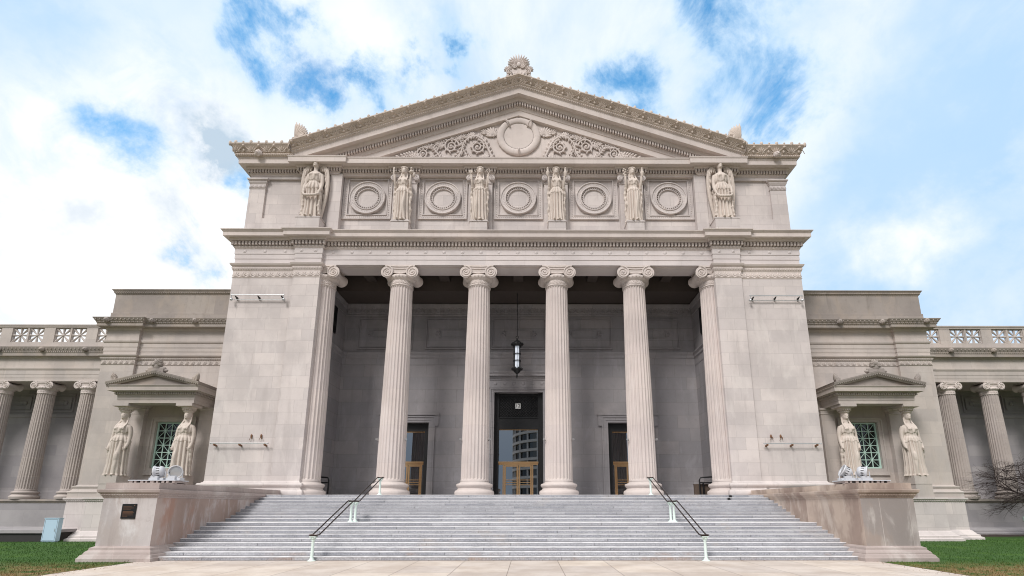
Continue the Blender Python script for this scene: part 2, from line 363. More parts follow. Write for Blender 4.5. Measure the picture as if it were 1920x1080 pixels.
# outer sima over wings of attic
for s in (-1,1):
    p=[(-18.78,46),(-18.78,31.15),(-15.55,31.15)]; p=p if s<0 else mirpath(p)
    mb=MB()
    mb.sweep(p,[(0.710,25.74),(0.740,25.76),(0.780,25.80),(0.840,25.9),(0.840,25.93),(0.800,25.95),(0.800,25.99),(0.840,26.02),(0.880,26.1),(0.980,26.28),(1.080,26.42),(1.130,26.48),(1.130,26.56),(1.060,26.57),(0.000,26.6)])
    eggs(mb,p,.82,25.85,.13,(.04,.07),36)
    for a,d,n,L,k in along(p,.98,1.2):
        for i in range(k):
            for h_,kk in ((0,0),(.5,1)):
                c=a+d*(L/k*(i+.25+h_))
                if c.y>37: continue
                V=Vector((0,0,1))*.92+n*.45; V.normalize(); W=n*.92-Vector((0,0,1))*.45
                o_=Vector((c.x,c.y,26.0))-n*.14
                if kk==0: palm(mb,o_,d,V,W,.46,7,1.25,.1,.04)
                else:
                    mb.ell(tuple(o_+V*.42+W*.03),(.1,.1,.1),8,5)
                    mb.tube([tuple(o_+d*t*.42+V*(.42*(1-abs(t))**.7)+W*.02) for t in (-1,-.75,-.5,-.25,0,.25,.5,.75,1)],.025,5)
                    mb.ell(tuple(o_+V*.15+W*.02),(.09,.05,.12),6,4)
                e=Vector((c.x,c.y,26.55))+n*.1
                r=.115 if kk==0 else .07
                mb.ell(tuple(e+Vector((0,0,.06))),(r,.09,r*1.5),8,6)
    mb.ell((s*19.86,30.05,26.52),(.1,.1,.2),8,6)
    part(mb,'sima','sima',parent=attic)
def lion(mb,c,r,sd=0):
    x,y,z=c
    mb.ell(c,(r*.9,r*.75,r),10,8); 
    for k in range(11):
        a=-.4+ (PI+.8)*k/10; mb.ell((x+cos(a)*r*.85,y+r*.25,z+sin(a)*r*.85),(r*.32,r*.35,r*.32),6,4)
    mb.ell((x,y-r*.7,z-r*.25),(r*.38,r*.45,r*.3),8,5); mb.ell((x,y-r*.95,z-r*.1),(r*.16,r*.16,r*.12),6,4)
    mb.ell((x,y-r*.6,z-r*.6),(r*.28,r*.35,r*.15),6,4)
    for e in (-1,1): mb.ell((x+e*r*.35,y-r*.6,z+r*.25),(r*.2,r*.2,r*.14),6,4)
for s in (-1,1):
    mb=MB(); lion(mb,(s*17.95,30.18,25.86),.23); part(mb,'lion_head','carved',parent=attic)
# attic panels
for i,x in enumerate((-10.56,-5.28,0,5.28,10.56)):
    mb=MB()
    def fr(h,y0,y1,w):  # square frame ring
        z=23.22
        mb.box(x-h,x+h,y0,y1,z+h-w,z+h); mb.box(x-h,x+h,y0,y1,z-h,z-h+w)
        mb.box(x-h,x-h+w,y0,y1,z-h+w,z+h-w); mb.box(x+h-w,x+h,y0,y1,z-h+w,z+h-w)
    fr(1.70,31.28,31.41,.07); fr(1.63,31.34,31.41,.22); fr(1.41,31.29,31.41,.06); fr(1.32,31.36,31.41,.03)
    n=22
    for k in range(n):
        t=-1.5+3.0*(k+.5)/n
        for (a,b_) in ((t,1.52),(t,-1.52),(1.52,t),(-1.52,t)):
            mb.ell((x+a,31.34,23.22+b_),(.05,.03,.05),5,3)
    P1=part(mb,'attic_panel','wall',parent=attic)
    mb=MB(); zc=23.13
    def ring(prof,n=48):
        rows=[[(x+r*cos(2*PI*j/n),y,zc+r*sin(2*PI*j/n)) for j in range(n)] for r,y in prof]; mb.grid(rows,False,True)
    ring([(1.27,31.41),(1.27,31.22),(1.24,31.17),(1.19,31.17),(1.17,31.23),(.96,31.25),(.94,31.20),(.88,31.19),(.87,31.26),(.85,31.33),(.76,31.33),(.75,31.28),(.71,31.27),(.70,31.39)])
    o=len(mb.v); mb.v+=[(x+.72*cos(2*PI*j/32),31.37,zc+.72*sin(2*PI*j/32)) for j in range(32)]; mb.f.append(tuple(range(o,o+32))); mb.sm.append(False)
    for k in range(56):
        a=2*PI*k/56
        mb.ell((x+1.06*cos(a),31.24,zc+1.06*sin(a)),(.035,.014,.035),6,4)
    for k in range(34):
        a=2*PI*k/34; mb.tube([(x+.88*cos(a),31.27,zc+.88*sin(a)),(x+.73*cos(a),31.29,zc+.73*sin(a))],.03,5)
    part2=mb.build('rosette_ring',M['wall'],attic)
# ---- pediment
slope=(32.13-26.61)/15.7
def rake(prof,xe=15.7,clipz=25.72):
    mb=MB()
    for s in (-1,1):
        rows=[]
        for y,z in prof:
            xx=min(xe,(z-clipz)/slope); rows.append([(0,y,z),(s*xx,y,z-slope*xx)])
        mb.grid(rows)
    return mb
ra=rake([(31.35,29.7),(31.1,29.77),(31.1,30.2),(31.06,30.21),(31.03,30.3),(30.98,30.44),(30.99,30.45),(30.99,30.74),(30.8,30.73),(30.74,30.85),(30.7,31.02),(30.36,31.0),(30.35,31.42),(30.33,31.45),(30.27,31.5),(30.22,31.58),(30.22,31.61)])
for s in (-1,1):
    n=78; p=14.45/n
    for k in range(n):
        x=(k+.22)*p
        if 30.7-slope*x<25.76: continue
        ra.pbox((s*x,30.78,30.47-slope*x),(s*p*.53,0,-slope*p*.53),(0,.22,0),(0,0,.22))
ped=part(ra,'raking_cornice','carved')
si=rake([(30.22,31.6),(30.18,31.62),(30.14,31.66),(30.12,31.72),(30.16,31.76),(30.14,31.8),(30.05,31.9),(29.92,32.0),(29.83,32.06),(29.8,32.08),(29.8,32.15),(29.9,32.17)])
tl=math.sqrt(1+slope*slope)
for s in (-1,1):
    U=Vector((s,0,-slope)).normalized(); 
    V=(Vector((slope*s,0,1)).normalized()*.83+Vector((0,-1,0))*.55).normalized(); W=U.cross(V)*(-1 if s>0 else 1)
    if W.y>0: W=-W
    n=int(15.3/.56)
    for k in range(n+1):
        x=.28+15.2*k/n; big=k%2==0
        o_=Vector((s*x,30.15,31.70-slope*x))
        if big: palm(si,o_,U,V,W,.47,7,1.25,.1,.04)
        else:
            si.ell(tuple(o_+V*.40+W*.05),(.1,.1,.1),8,5)
            si.tube([tuple(o_+U*t*.45+V*(.42*(1-abs(t))**.7)+W*.02) for t in (-1,-.75,-.5,-.25,0,.25,.5,.75,1)],.025,5)
            si.ell(tuple(o_+V*.15+W*.02),(.09,.05,.12),6,4)
        if x>1.0:
            r=.11 if big else .07
            si.ell((s*x,29.86,32.2-slope*x),(r,.08,r*1.5),8,6)
    n=112
    for k in range(n):
        x=.07+15.5*k/n; si.ell((s*x,30.24,31.54-slope*x),(.045,.05,.07),6,4)
part(si,'raking_sima','sima',parent=ped)
# roof
mb=MB()
for s in (-1,1):
    mb.quad((0,29.9,32.16),(s*15.7,29.9,32.16-slope*15.7),(s*15.7,46,32.16-slope*15.7),(0,46,32.16))
    mb.quad((s*15.5,30.4,26.59),(s*19.6,30.4,26.59),(s*19.6,46,26.59),(s*15.5,46,26.59))
    mb.quad((s*15.7,29.95,26.62),(s*15.7,29.95,26.0),(s*15.7,31.2,26.0),(s*15.7,31.2,26.62))
mb.quad((-19,46,0),(19,46,0),(19,46,26.5),(-19,46,26.5))
mb.add([(-15.7,46,26.5),(15.7,46,26.5),(0,46,32.1)],[(0,1,2)])
part(mb,'roof','dirty')
# tympanum + reliefs
mb=MB(); mb.add([(-12.4,31.34,25.7),(12.4,31.34,25.7),(0,31.34,30.1)],[(0,1,2)])
ty=part(mb,'tympanum','carved')
mb=MB(); n=64
for (R0,R1,yy) in ((1.32,.27,31.27),):
    rows=[]
    for i in range(n):
        a=2*PI*i/n; rr=R1*(1+.05*cos(a*26))
        rows.append([((R0+rr*cos(b*2*PI/12))*cos(a),yy-rr*.5*sin(b*2*PI/12),28.13+(R0+rr*cos(b*2*PI/12))*sin(a)) for b in range(12)])
    rows.append(rows[0]); mb.grid(rows,True,True)
o=len(mb.v); mb.v+=[(1.05*cos(2*PI*j/40),31.22,28.13+1.05*sin(2*PI*j/40)) for j in range(40)]; mb.f.append(tuple(range(o,o+40))); mb.sm.append(False)
for a in (.9,2.24,4.71): mb.tube([(cos(a)*.98,31.2,28.13+sin(a)*.98),(cos(a)*1.2,30.93,28.13+sin(a)*1.2),(cos(a)*1.4,30.93,28.13+sin(a)*1.4),(cos(a)*1.62,31.2,28.13+sin(a)*1.62)],.05,6)
part(mb,'wreath','carved',parent=ty)
mb=MB()
YR=31.27
def leafrow(pts,h,side,n):
    for k in range(n):
        t=k/(n-1); i=min(len(pts)-2,int(t*(len(pts)-1))); a=Vector(pts[i]); b=Vector(pts[i+1]); d=(b-a).normalized(); nn=Vector((-d.z,0,d.x))*side
        dd=(nn*.75+d*.6).normalized(); R=Matrix((dd,Vector((0,-1,0)).cross(dd),(0,-1,0))).transposed()
        mb.ell(a+dd*h*.5,(h*.6,h*.24,.09),6,5,R)
def curve(ps,n=16):
    out=[]; ps=[Vector(p) for p in ps]; P_=[ps[0]]+ps+[ps[-1]]
    for i in range(1,len(P_)-2):
        for k in range(n):
            t=k/n; a,b,c,d=P_[i-1:i+3]
            out.append(.5*((2*b)+(-a+c)*t+(2*a-5*b+4*c-d)*t*t+(-a+3*b-3*c+d)*t**3))
    out.append(ps[-1]); return out
def scroll(cx,cz,r,st,dr):
    q=spiral(cx,cz,YR-.01,r,.05,2.2,st,dr,60)
    mb.tube(q,lambda t:.075*(1-.45*t),6)
    mb.ell((cx,YR-.02,cz),(.11,.09,.11),8,5)
    leafrow(q[:34],.2*r/.55+.03,-dr,11)
for a in ((6.85,26.62,.50,PI*.75,-1),(4.85,27.18,.60,PI,-1),(2.95,27.12,.55,PI/2,1)): scroll(*a)
stems=[curve([(1.75,YR,26.0),(2.1,YR,26.8),(2.5,YR,27.6),(3.2,YR,27.95),(3.9,YR,27.5),(4.15,YR,26.7),(4.7,YR,26.15),(5.4,YR,26.2),(5.85,YR,26.7),(6.2,YR,27.1),(6.75,YR,27.15)]),
       curve([(3.9,YR,26.05),(3.75,YR,26.5),(4.0,YR,27.0),(4.2,YR,27.6),(4.7,YR,27.85)]),
       curve([(1.7,YR,26.1),(2.3,YR,26.25),(2.7,YR,26.15),(3.2,YR,25.98)]),
       curve([(6.9,YR,26.08),(7.5,YR,26.5),(8.2,YR,26.4),(9.4,YR,25.95)]),
       curve([(5.1,YR,26.05),(5.7,YR,26.35),(6.2,YR,26.1),(6.5,YR,25.98)]),
       curve([(5.3,YR,27.5),(5.8,YR,27.35),(6.2,YR,27.1),(6.5,YR,27.2)])]
for q,r in zip(stems,(.095,.07,.06,.06,.05,.05)): mb.tube(q,lambda t,r=r:r*(1-.4*t),6)
leafrow(stems[0][8:80],.30,1,14); leafrow(stems[0][20:90],.26,-1,14); leafrow(stems[0][80:],.30,1,16); leafrow(stems[0][80:],.26,-1,16)
for k,h in ((1,.24),(2,.32),(4,.26),(5,.22)): leafrow(stems[k],h,1,9); leafrow(stems[k],h*.8,-1,9)
leafrow(stems[3],.34,1,13); leafrow(stems[3][:46],.24,-1,11)
for (x,z,u,v,h,n) in ((1.8,27.9,(.93,-.2),(.35,.93),.85,9),(3.45,27.75,(.93,-.35),(.1,1),.62,9),(4.0,27.7,(.93,-.35),(.5,.86),.6,8),(4.55,27.8,(.93,-.35),(.8,.5),.5,7),(2.45,25.98,(.8,-.5),(.0,1),.7,9),(2.1,25.98,(.8,-.5),(-.3,.95),.5,7),
    (5.6,26.95,(.93,-.35),(.1,1),.55,8),(5.6,27.3,(.93,-.35),(.7,.6),.5,7),(3.6,26.0,(.93,-.35),(.2,1),.6,9),(4.45,26.0,(.93,0),(-.1,1),.45,8),(6.2,26.0,(.93,-.35),(.1,1),.5,8),(7.3,26.1,(.8,-.5),(.5,.8),.65,9),(7.9,26.0,(.8,-.5),(.8,.4),.7,8),(2.3,28.1,(.93,-.3),(.6,.75),.5,7)):
    palm(mb,(x,YR,z),(u[0],0,u[1]),Vector((v[0],0,v[1])).normalized(),(0,-1,0),h,n,1.15,.10,.075)
mb.v=[(x,y,25.95+(z-25.95)*1.1) for x,y,z in mb.v]; mr=mb.mirror(); part(mb,'relief_scrollwork','carved',parent=ty); part(mr,'relief_scrollwork','carved',parent=ty)
# acroteria
def acro(parent):
    mb=MB(); W=(0,-1,0)
    for i in range(17):
        a=(i/16-.5)*2*1.9; d=Vector((sin(a),0,cos(a))); L=1.04*(1-.30*abs(a/1.9)); R=Matrix((d,Vector(W).cross(d),W)).transposed()
        mb.ell(Vector((0,30.0,33.0))+d*L*.52,(L*.5,.06,.13),6,6,R)
    mb.ell((0,30.05,33.05),(.50,.12,.58),20,8)
    mb.ell((0,29.9,32.95),(.16,.1,.22),8,6)
    mb.box(-.5,.5,29.95,30.25,31.9,32.75)
    for s in (-1,1):
        mb.tube(spiral(s*.26,32.78,29.88,.17,.03,1.6,PI/2,-s),.04,5)
        mb.tube(spiral(s*.66,32.36,29.9,.23,.04,1.6,PI/2,-s),.05,6); mb.ell((s*.66,30.05,32.34),(.22,.1,.22),10,6)
        for i in range(9):
            a=(i/8-.5)*2*1.5+s*.3; d=Vector((sin(a),0,cos(a))); R=Matrix((d,Vector(W).cross(d),W)).transposed()
            mb.ell(Vector((s*.66,30.02,32.62))+d*.2,(.22,.045,.1),6,5,R)
        mb.pbox((s*.45,29.95,31.8),(s*.6,0,-.22),(0,.3,0),(-s*.15,0,.5))
        for k in range(4): mb.ell((s*(.15+.2*k),29.93,32.25-.07*k),(.08,.06,.14),6,4)
    return part(mb,'acroterion','carved',parent,'tall palmette ornament on the pediment peak')
acro(B)
for s in (-1,1):
    mb=MB()
    for i in range(9):
        a=-.05+1.2*i/8; L=1.42*(1-.42*(i/8)); d=Vector((-s*sin(a),0,cos(a))); R=Matrix((d,Vector((0,-1,0)).cross(d),(0,-1,0))).transposed()
        mb.ell(Vector((s*15.4,30.1,26.75))+d*L*.55,(L*.54,.13,.17),6,6,R)
    mb.pbox((s*15.5,29.98,26.6),(-s*.95,0,.15),(0,.3,0),(0,0,.4)); mb.pbox((s*15.5,30.0,26.6),(-s*.45,0,.1),(0,.25,0),(0,0,.85))
    mb.tube(spiral(s*14.75,27.15,29.95,.16,.03,1.5,0,s),.04,5)
    part(mb,'acroterion','sima',label='curved half palmette at the '+('left' if s<0 else 'right')+' foot of the pediment')
# ---- columns
def make_column(zb,zt,rb,rt,cap_h,W,kind='column',ms='shaft'):
    """zb bottom of base, zt top of capital; W total volute width"""
    c=empty(kind); c.parent=B
    k=rb/.87
    mb=MB(); mb.lathe([(rb+(o_-.0)*k*.95,zb+(z-Zf)*k) for o_,z in BASEP],48); mb.build('column_base',M[ms],c)
    z0=zb+.88*k; z1=zt-cap_h-.45*k
    nf=24; per=8; n=nf*per
    def rf(r,z,j):
        t=(j%per)/per; q=max(0.,(t-.12)/.76) if t<=.88 else 0.
        e=1 if (z>z0+.12*k and z<z1-.05*k) else 0
        return r-(.062*k*math.sqrt(max(0,sin(PI*q))) if (0<q<=1) else 0)*e
    prof=[(rb+.02,z0),(rb,z0+.1*k),(rb,z0+.16*k)]
    for i in range(1,11):
        t=i/10; prof.append((rb+(rt-rb)*(t**1.5),z0+.16*k+(z1-.1*k-z0-.16*k)*t))
    prof+=[(rt,z1-.04*k),(rt,z1)]
    mb=MB(); mb.lathe(prof,n,rf=rf,sm=False,cap=False); mb.build('shaft',M[ms],c)
    mb=MB(); ks=W/2.54
    zn=z1; zt0=zt
    mb.lathe([(rt+.01,zn),(rt+.05*k,zn+.02),(rt+.05*k,zn+.05*k),(rt+.01,zn+.07*k),(rt+.01,zn+.42*k),(rt+.04*k,zn+.45*k),(rt+.12*k,zn+.5*k),(rt+.18*k,zn+.62*k),(rt+.12*k,zn+.74*k),(rt,zn+.8*k)],48)
    for i in range(16):
        a=2*PI*i/16; d=(cos(a+PI/2),sin(a+PI/2),0); w=(cos(a),sin(a),0)
        palm(mb,((rt+.0)*cos(a),(rt+.0)*sin(a),zn+.1*k),d,(0,0,1),w,.32*k,5,1.0,.13,.035*k)
    for i in range(24):
        a=2*PI*i/24; mb.ell(((rt+.15*k)*cos(a),(rt+.15*k)*sin(a),zn+.62*k),(.055*k,.055*k,.085*k),6,5)
    D=.80*ks; R=.43*ks; cz=zt-.50*ks; cx=.84*ks
    for e in (-1,1):
        rows=[]
        for i in range(13):
            t=i/12; y=-D+2*D*t; r=R*(.97-.34*sin(PI*t)**.7)
            if 4<=i<=8 and i%2==0: r*=1.06
            rows.append([(e*cx+r*cos(2*PI*j/24),y,cz+r*sin(2*PI*j/24)) for j in range(24)])
        mb.grid(rows,True,True)
        for yy in (-D,D):
            o=len(mb.v); mb.v+=[(e*cx+R*.96*cos(2*PI*j/24),yy,cz+R*.96*sin(2*PI*j/24)) for j in range(24)]; mb.f.append(tuple(range(o,o+24))); mb.sm.append(False)
            sg=-1 if yy<0 else 1
            mb.tube(spiral(e*cx,cz,yy+sg*.01,R,.05*ks,2.4,PI/2,e,60),lambda t:(.05-.022*t)*ks,6)
            mb.ell((e*cx,yy,cz),(.07*ks,.06*ks,.07*ks),10,6)
    rows=[]
    for (yy) in (-D,-D+.06,D-.06,D):
        rows.append([(cx*t,yy,cz+R*.95-.04*(1-abs(t))) for t in [-1+i/6 for i in range(13)]])
    top=[[(cx*t,yy,cz+R*.95-.05*(1-t*t)*ks) for t in [-1+i/6 for i in range(13)]] for yy in (-D,D)]
    bot=[[(cx*t,yy,cz+R*(.28+.0)-.17*(1-t*t)*ks) for t in [-1+i/6 for i in range(13)]] for yy in (-D+.05,D-.05)]
    mb.grid([top[0],top[1]]); mb.grid([bot[0],bot[1]]); mb.grid([top[0],bot[0]]); mb.grid([top[1],bot[1]])
    for yy in (-D,D):
        mb.tube([(cx*t,yy,cz+R-.05*(1-t*t)*ks) for t in [-1+i/6 for i in range(13)]],.045*ks,6)
        mb.tube([(cx*t,yy+(.04 if yy<0 else -.04),cz+R*.26-.19*(1-t*t)*ks) for t in [-1+i/6 for i in range(13)]],.045*ks,6)
        mb.tube([(cx*t,yy,cz+R*.72-.10*(1-t*t)*ks) for t in [-1+i/6 for i in range(13)]],.022*ks,6)
    mb.box(-1.0*ks,1.0*ks,-D*1.02,D*1.02,zt-.085*ks,zt)
    mb.build('capital',M['carved'],c)
    return c
c0=make_column(Zf,17.92,.87,.725,.95,2.54)
cols=[c0]
c0.location=(-7.92,31.85-31,0); c0['label']='leftmost free fluted Ionic column'
for x,l in ((-2.64,'fluted Ionic column left of the centre door'),(2.64,'fluted Ionic column right of the centre door'),(7.92,'rightmost free fluted Ionic column'),(-13.2,'engaged fluted column against the left pier'),(13.2,'engaged fluted column against the right pier')):
    c=copyt(c0,(x,31.85-31,0),B); c['label']=l
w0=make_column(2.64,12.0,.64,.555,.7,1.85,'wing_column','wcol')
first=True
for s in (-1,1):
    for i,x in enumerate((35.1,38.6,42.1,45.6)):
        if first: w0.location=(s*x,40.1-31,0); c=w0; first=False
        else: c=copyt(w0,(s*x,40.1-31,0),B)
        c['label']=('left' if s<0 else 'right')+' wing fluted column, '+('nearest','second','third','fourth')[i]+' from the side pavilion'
# ---- portico interior
mb=MB()
Yb=35.9
def wallhole(mb,x0,x1,z0,z1,y,holes):
    xs=sorted(set([x0,x1]+[h[0] for h in holes]+[h[1] for h in holes])); 
    for a,b_ in zip(xs,xs[1:]):
        hs=[h for h in holes if h[0]<=a+1e-6 and h[1]>=b_-1e-6]
        if not hs: mb.quad((a,y,z0),(b_,y,z0),(b_,y,z1),(a,y,z1))
        else: mb.quad((a,y,hs[0][2]),(b_,y,hs[0][2]),(b_,y,z1),(a,y,z1))
doors=[(-9.36,-6.48,8.0),(-1.78,1.78,10.26),(6.48,9.36,8.0)]
wallhole(mb,-13.13,13.13,Zf,18.9,Yb,doors)
for h in doors:
    mb.quad((h[0],Yb,Zf),(h[0],Yb+.9,Zf),(h[0],Yb+.9,h[2]),(h[0],Yb,h[2])); mb.quad((h[1],Yb,Zf),(h[1],Yb+.9,Zf),(h[1],Yb+.9,h[2]),(h[1],Yb,h[2])); mb.quad((h[0],Yb,h[2]),(h[0],Yb+.9,h[2]),(h[1],Yb+.9,h[2]),(h[1],Yb,h[2]))
mb.quad((-13.131,32.66,Zf),(-13.131,35.9,Zf),(-13.131,35.9,18.9),(-13.131,32.66,18.9)); mb.quad((13.131,32.66,Zf),(13.131,35.9,Zf),(13.131,35.9,18.9),(13.131,32.66,18.9))
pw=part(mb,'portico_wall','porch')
mb=MB()
IN=[(-13.13,32.66),(-13.13,35.9),(13.13,35.9),(13.13,32.66)]
INr=list(reversed(IN)); INr=[(x,y) for x,y in INr]
def insweep(prof): mb.sweep(IN,prof)
insweep([(0,12.25),(.02,12.29),(.02,12.8),(.05,12.83),(.09,12.9),(.09,13.05),(.13,13.12),(.17,13.2),(.17,13.3),(.03,13.33),(.0,13.4)])
insweep([(0,16.2),(.03,16.22),(.03,16.27),(.01,16.3),(.01,16.75),(.05,16.8),(.09,16.9),(.14,17.05),(.14,17.12),(0,17.16)])
eggs(mb,IN,.03,16.78,.2,(.05,.07))
for pp_ in ([(-13.13,32.6),(-13.13,35.9),(-10.13,35.9)],[(-5.72,35.9),(-2.12,35.9)],[(2.12,35.9),(5.72,35.9)],[(10.13,35.9),(13.13,35.9),(13.13,32.6)]): mb.sweep(pp_,[(.0,Zf),(.06,Zf),(.06,3.3),(0,3.36)])
for k in range(52):
    palm(mb,(-12.9+k*.506,35.88,16.36),(1,0,0),(0,0,1),(0,-1,0),.34,5,1.1,.13,.03)
for xc in (-10.03,-4.94,0,4.94,10.03):
    for (h,w,y0) in ((2.07,.09,35.82),(1.93,.05,35.85)):
        zt,zb=15.98-(2.07-h),13.53+(2.07-h)
        mb.box(xc-h,xc+h,y0,35.91,zt-w,zt); mb.box(xc-h,xc+h,y0,35.91,zb,zb+w); mb.box(xc-h,xc-h+w,y0,35.91,zb+w,zt-w); mb.box(xc+h-w,xc+h,y0,35.91,zb+w,zt-w)
    for (a,b_,c_,d_) in ((-.95,.95,15.0,15.05),(-.95,.95,14.42,14.47),(-.95,-.9,14.47,15.0),(.9,.95,14.47,15.0)): mb.box(xc+a,xc+b_,35.84,35.91,c_,d_)
    for e in (-1,1): palm(mb,(xc+e*.98,35.88,14.74),(0,0,1),(e,0,0),(0,-1,0),.4,5,1.1,.14,.04)
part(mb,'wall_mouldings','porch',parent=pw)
mb=MB(); mb.quad((-13.13,32.6,18.6),(13.13,32.6,18.6),(13.13,36,18.6),(-13.13,36,18.6))
mb.box(-13.1,13.1,33.6,35.9,17.18,18.59)
for xc in (-10.56,-5.28,0,5.28,10.56):
    mb.box(xc-.35,xc+.35,32.66,33.59,17.9,18.59)
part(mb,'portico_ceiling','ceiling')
for s in (-1,1):
    mb=MB(); mb.box(s*13.13-.05,s*13.13+.05,33.0,34.1,14.1,16.1)
    for k in range(6): mb.box(s*13.05-.03,s*13.05+.03,33.05+k*.18,33.1+k*.18,14.15,16.05)
    part(mb,'grille_vent','black')
# door surrounds
def frame(mb,x0,x1,zt,w,y,steps):
    for i,(ww,d) in enumerate(steps):
        a=sum(q[0] for q in steps[:i]); 
        mb.box(x0-a-ww,x0-a,y-d,y+.01,Zf,zt+a+ww); mb.box(x1+a,x1+a+ww,y-d,y+.01,Zf,zt+a+ww); mb.box(x0-a,x1+a,y-d,y+.01,zt+a,zt+a+ww)
mb=MB(); frame(mb,-1.78,1.78,10.26,0,Yb,[(.1,.05),(.12,.09),(.1,.14)])
mb.box(-2.45,2.45,Yb-.1,Yb+.01,10.6,11.15)
q=[(-2.45,Yb+.02),(-2.45,Yb-.1),(2.45,Yb-.1),(2.45,Yb+.02)]
mb.sweep(q,[(0,11.1),(.04,11.14),(.04,11.2),(.1,11.27),(.12,11.4),(.25,11.42),(.25,11.55),(.32,11.65),(.34,11.72),(.34,11.76),(-.1,11.8)])
dentils(mb,q,.03,.12,11.28,11.39,.14)
for k in range(6): mb.ell((-1.7+k*.68,Yb-.11,10.88),(.13,.03,.13),12,4)
part(mb,'door_surround','porch',label='tall moulded stone surround of the centre door')
for s in (-1,1):
    x0,x1=sorted((s*6.48,s*9.36)); mb=MB(); frame(mb,x0,x1,8.0,0,Yb,[(.16,.05),(.2,.08),(.1,.13)])
    for e,xx in ((-1,x0-.46),(1,x1+.46)):
        xs=sorted((xx,xx+e*.26)); mb.box(xs[0],xs[1],Yb-.11,Yb+.01,7.75,8.66)
    mb.box(x0-.76,x1+.76,Yb-.17,Yb+.01,8.5,8.66)
    part(mb,'door_surround','porch',label='stone surround of the '+('left' if s<0 else 'right')+' side door')
def bars(mb,x0,x1,z0,z1,y,w=.055,d=.06): mb.box(x0,x1,y-d,y,z0,z1)
def door(x0,x1,zt,label,main=False):
    y=Yb+.62
    mb=MB(); mb.quad((x0,y+.02,Zf),(x1,y+.02,Zf),(x1,y+.02,zt),(x0,y+.02,zt)); 
    mb.box(x0,x0+.34,y-.25,y,Zf,zt); mb.box(x1-.34,x1,y-.25,y,Zf,zt); mb.box(x0+.34,x1-.34,y-.25,y,7.55 if main else 7.4,zt if not main else 8.35)
    if main: mb.box(x0+.34,x1-.34,y-.12,y,8.35,zt)
    D=part(mb,'door','black',label=label)
    xa,xb=x0+.36,x1-.36; zt2=7.58 if main else 7.4
    mb=MB(); mb.quad((xa,y-.1,Zf),(xb,y-.1,Zf),(xb,y-.1,zt2),(xa,y-.1,zt2)); mb.build('glass_pane',M['mirrorglass'],D)
    mb=MB(); yy=y-.1
    mb.box(xa,xb,yy-.05,yy-.004,zt2-.07,zt2)
    mb.build('bronze_rail',M['bronze'],D); mb=MB()
    mb.box(xa-.1,xb+.1,yy-.14,yy-.004,5.09,5.22); mb.box(xa,xb,yy-.08,yy-.004,4.98,5.09)
    if main: vs=[(-1.12,.2),(-.13,.26),(.87,.2)]
    else:
        c=(x0+x1)/2; vs=[(c-1.0,.14),(c-.14,.28),(c+.86,.14)]
    mb.build('bronze_rail',M['bronze'],D)
    for (xl,xr) in ((vs[0][0]+vs[0][1]*.55,vs[1][0]+vs[1][1]*.44),(vs[1][0]+vs[1][1]*.56,vs[2][0]+vs[2][1]*.45)):
        mb=MB(); mb.box(xl,xl+.11,yy-.08,yy-.006,Zf,4.97); mb.box(xr-.11,xr,yy-.08,yy-.006,Zf,4.97); mb.box(xl+.11,xr-.11,yy-.07,yy-.006,4.86,4.97); mb.box(xl+.11,xr-.11,yy-.07,yy-.006,Zf,Zf+.18)
        for zz in (3.55,3.72,3.89): mb.box(xl+.05,xr-.05,yy-.13,yy-.081,zz,zz+.045)
        mb.build('door_leaf',M['bronze'],D)
    mb=MB(); mb.box(vs[0][0],vs[0][0]+.08,yy-.08,yy-.006,Zf,4.98); mb.build('door_jamb',M['bronze'],D)
    mb=MB(); mb.box(vs[2][0]+vs[2][1]-.08,vs[2][0]+vs[2][1],yy-.08,yy-.006,Zf,4.98); mb.build('door_jamb',M['bronze'],D)
    if main:
        mb=MB(); yy=y-.14
        for i in range(-8,22):
            for sg in (1,-1):
                x_=xa+i*.2; 
                a=Vector((x_,yy,8.5)); b_=Vector((x_+sg*1.55,yy,10.05))
                def cl(p,q):
                    out=[]
                    for t in [k/40 for k in range(41)]:
                        r=p.lerp(q,t)
                        if xa<=r.x<=xb: out.append(r)
                    return out
                c=cl(a,b_)
                if len(c)>2: mb.tube([c[0],c[-1]],.018,4,sm=False)
        mb.box(xa,xb,yy-.05,yy+.02,8.4,8.5); mb.box(xa,xb,yy-.05,yy+.02,10.03,10.12)
        mb.build('transom_grille',M['black'],D)
        mb=MB(); mb.box(-.24,.14,yy-.1,yy-.05,9.10,9.48); pl=mb.build('number_plate',M['paper'],D)
        cu=bpy.data.curves.new('door_number','FONT'); cu.body='12'; cu.size=.34; cu.offset=.006; cu.align_x='CENTER'; cu.align_y='CENTER'; cu.extrude=.004; cu.materials.append(M['black'])
        t=bpy.data.objects.new('door_number_tmp',cu); COL.objects.link(t); bpy.context.view_layer.update()
        me=bpy.data.meshes.new_from_object(t.evaluated_get(bpy.context.evaluated_depsgraph_get())); bpy.data.objects.remove(t)
        t=bpy.data.objects.new('door_number',me); COL.objects.link(t); t.rotation_euler=(PI/2,0,0); t.location=(-.05,yy-.106,9.295); t.parent=D
    return D
door(-1.78,1.78,10.26,'tall centre entrance door with bronze lower doors and number plate 12',True)
door(-9.36,-6.48,8.0,'left bronze and glass side door')
door(6.48,9.36,8.0,'right bronze and glass side door')
mb=MB(); mb.box(-13.2,13.2,29.0,36.9,2.3,Zf-.004); part(mb,'portico_floor','granite')
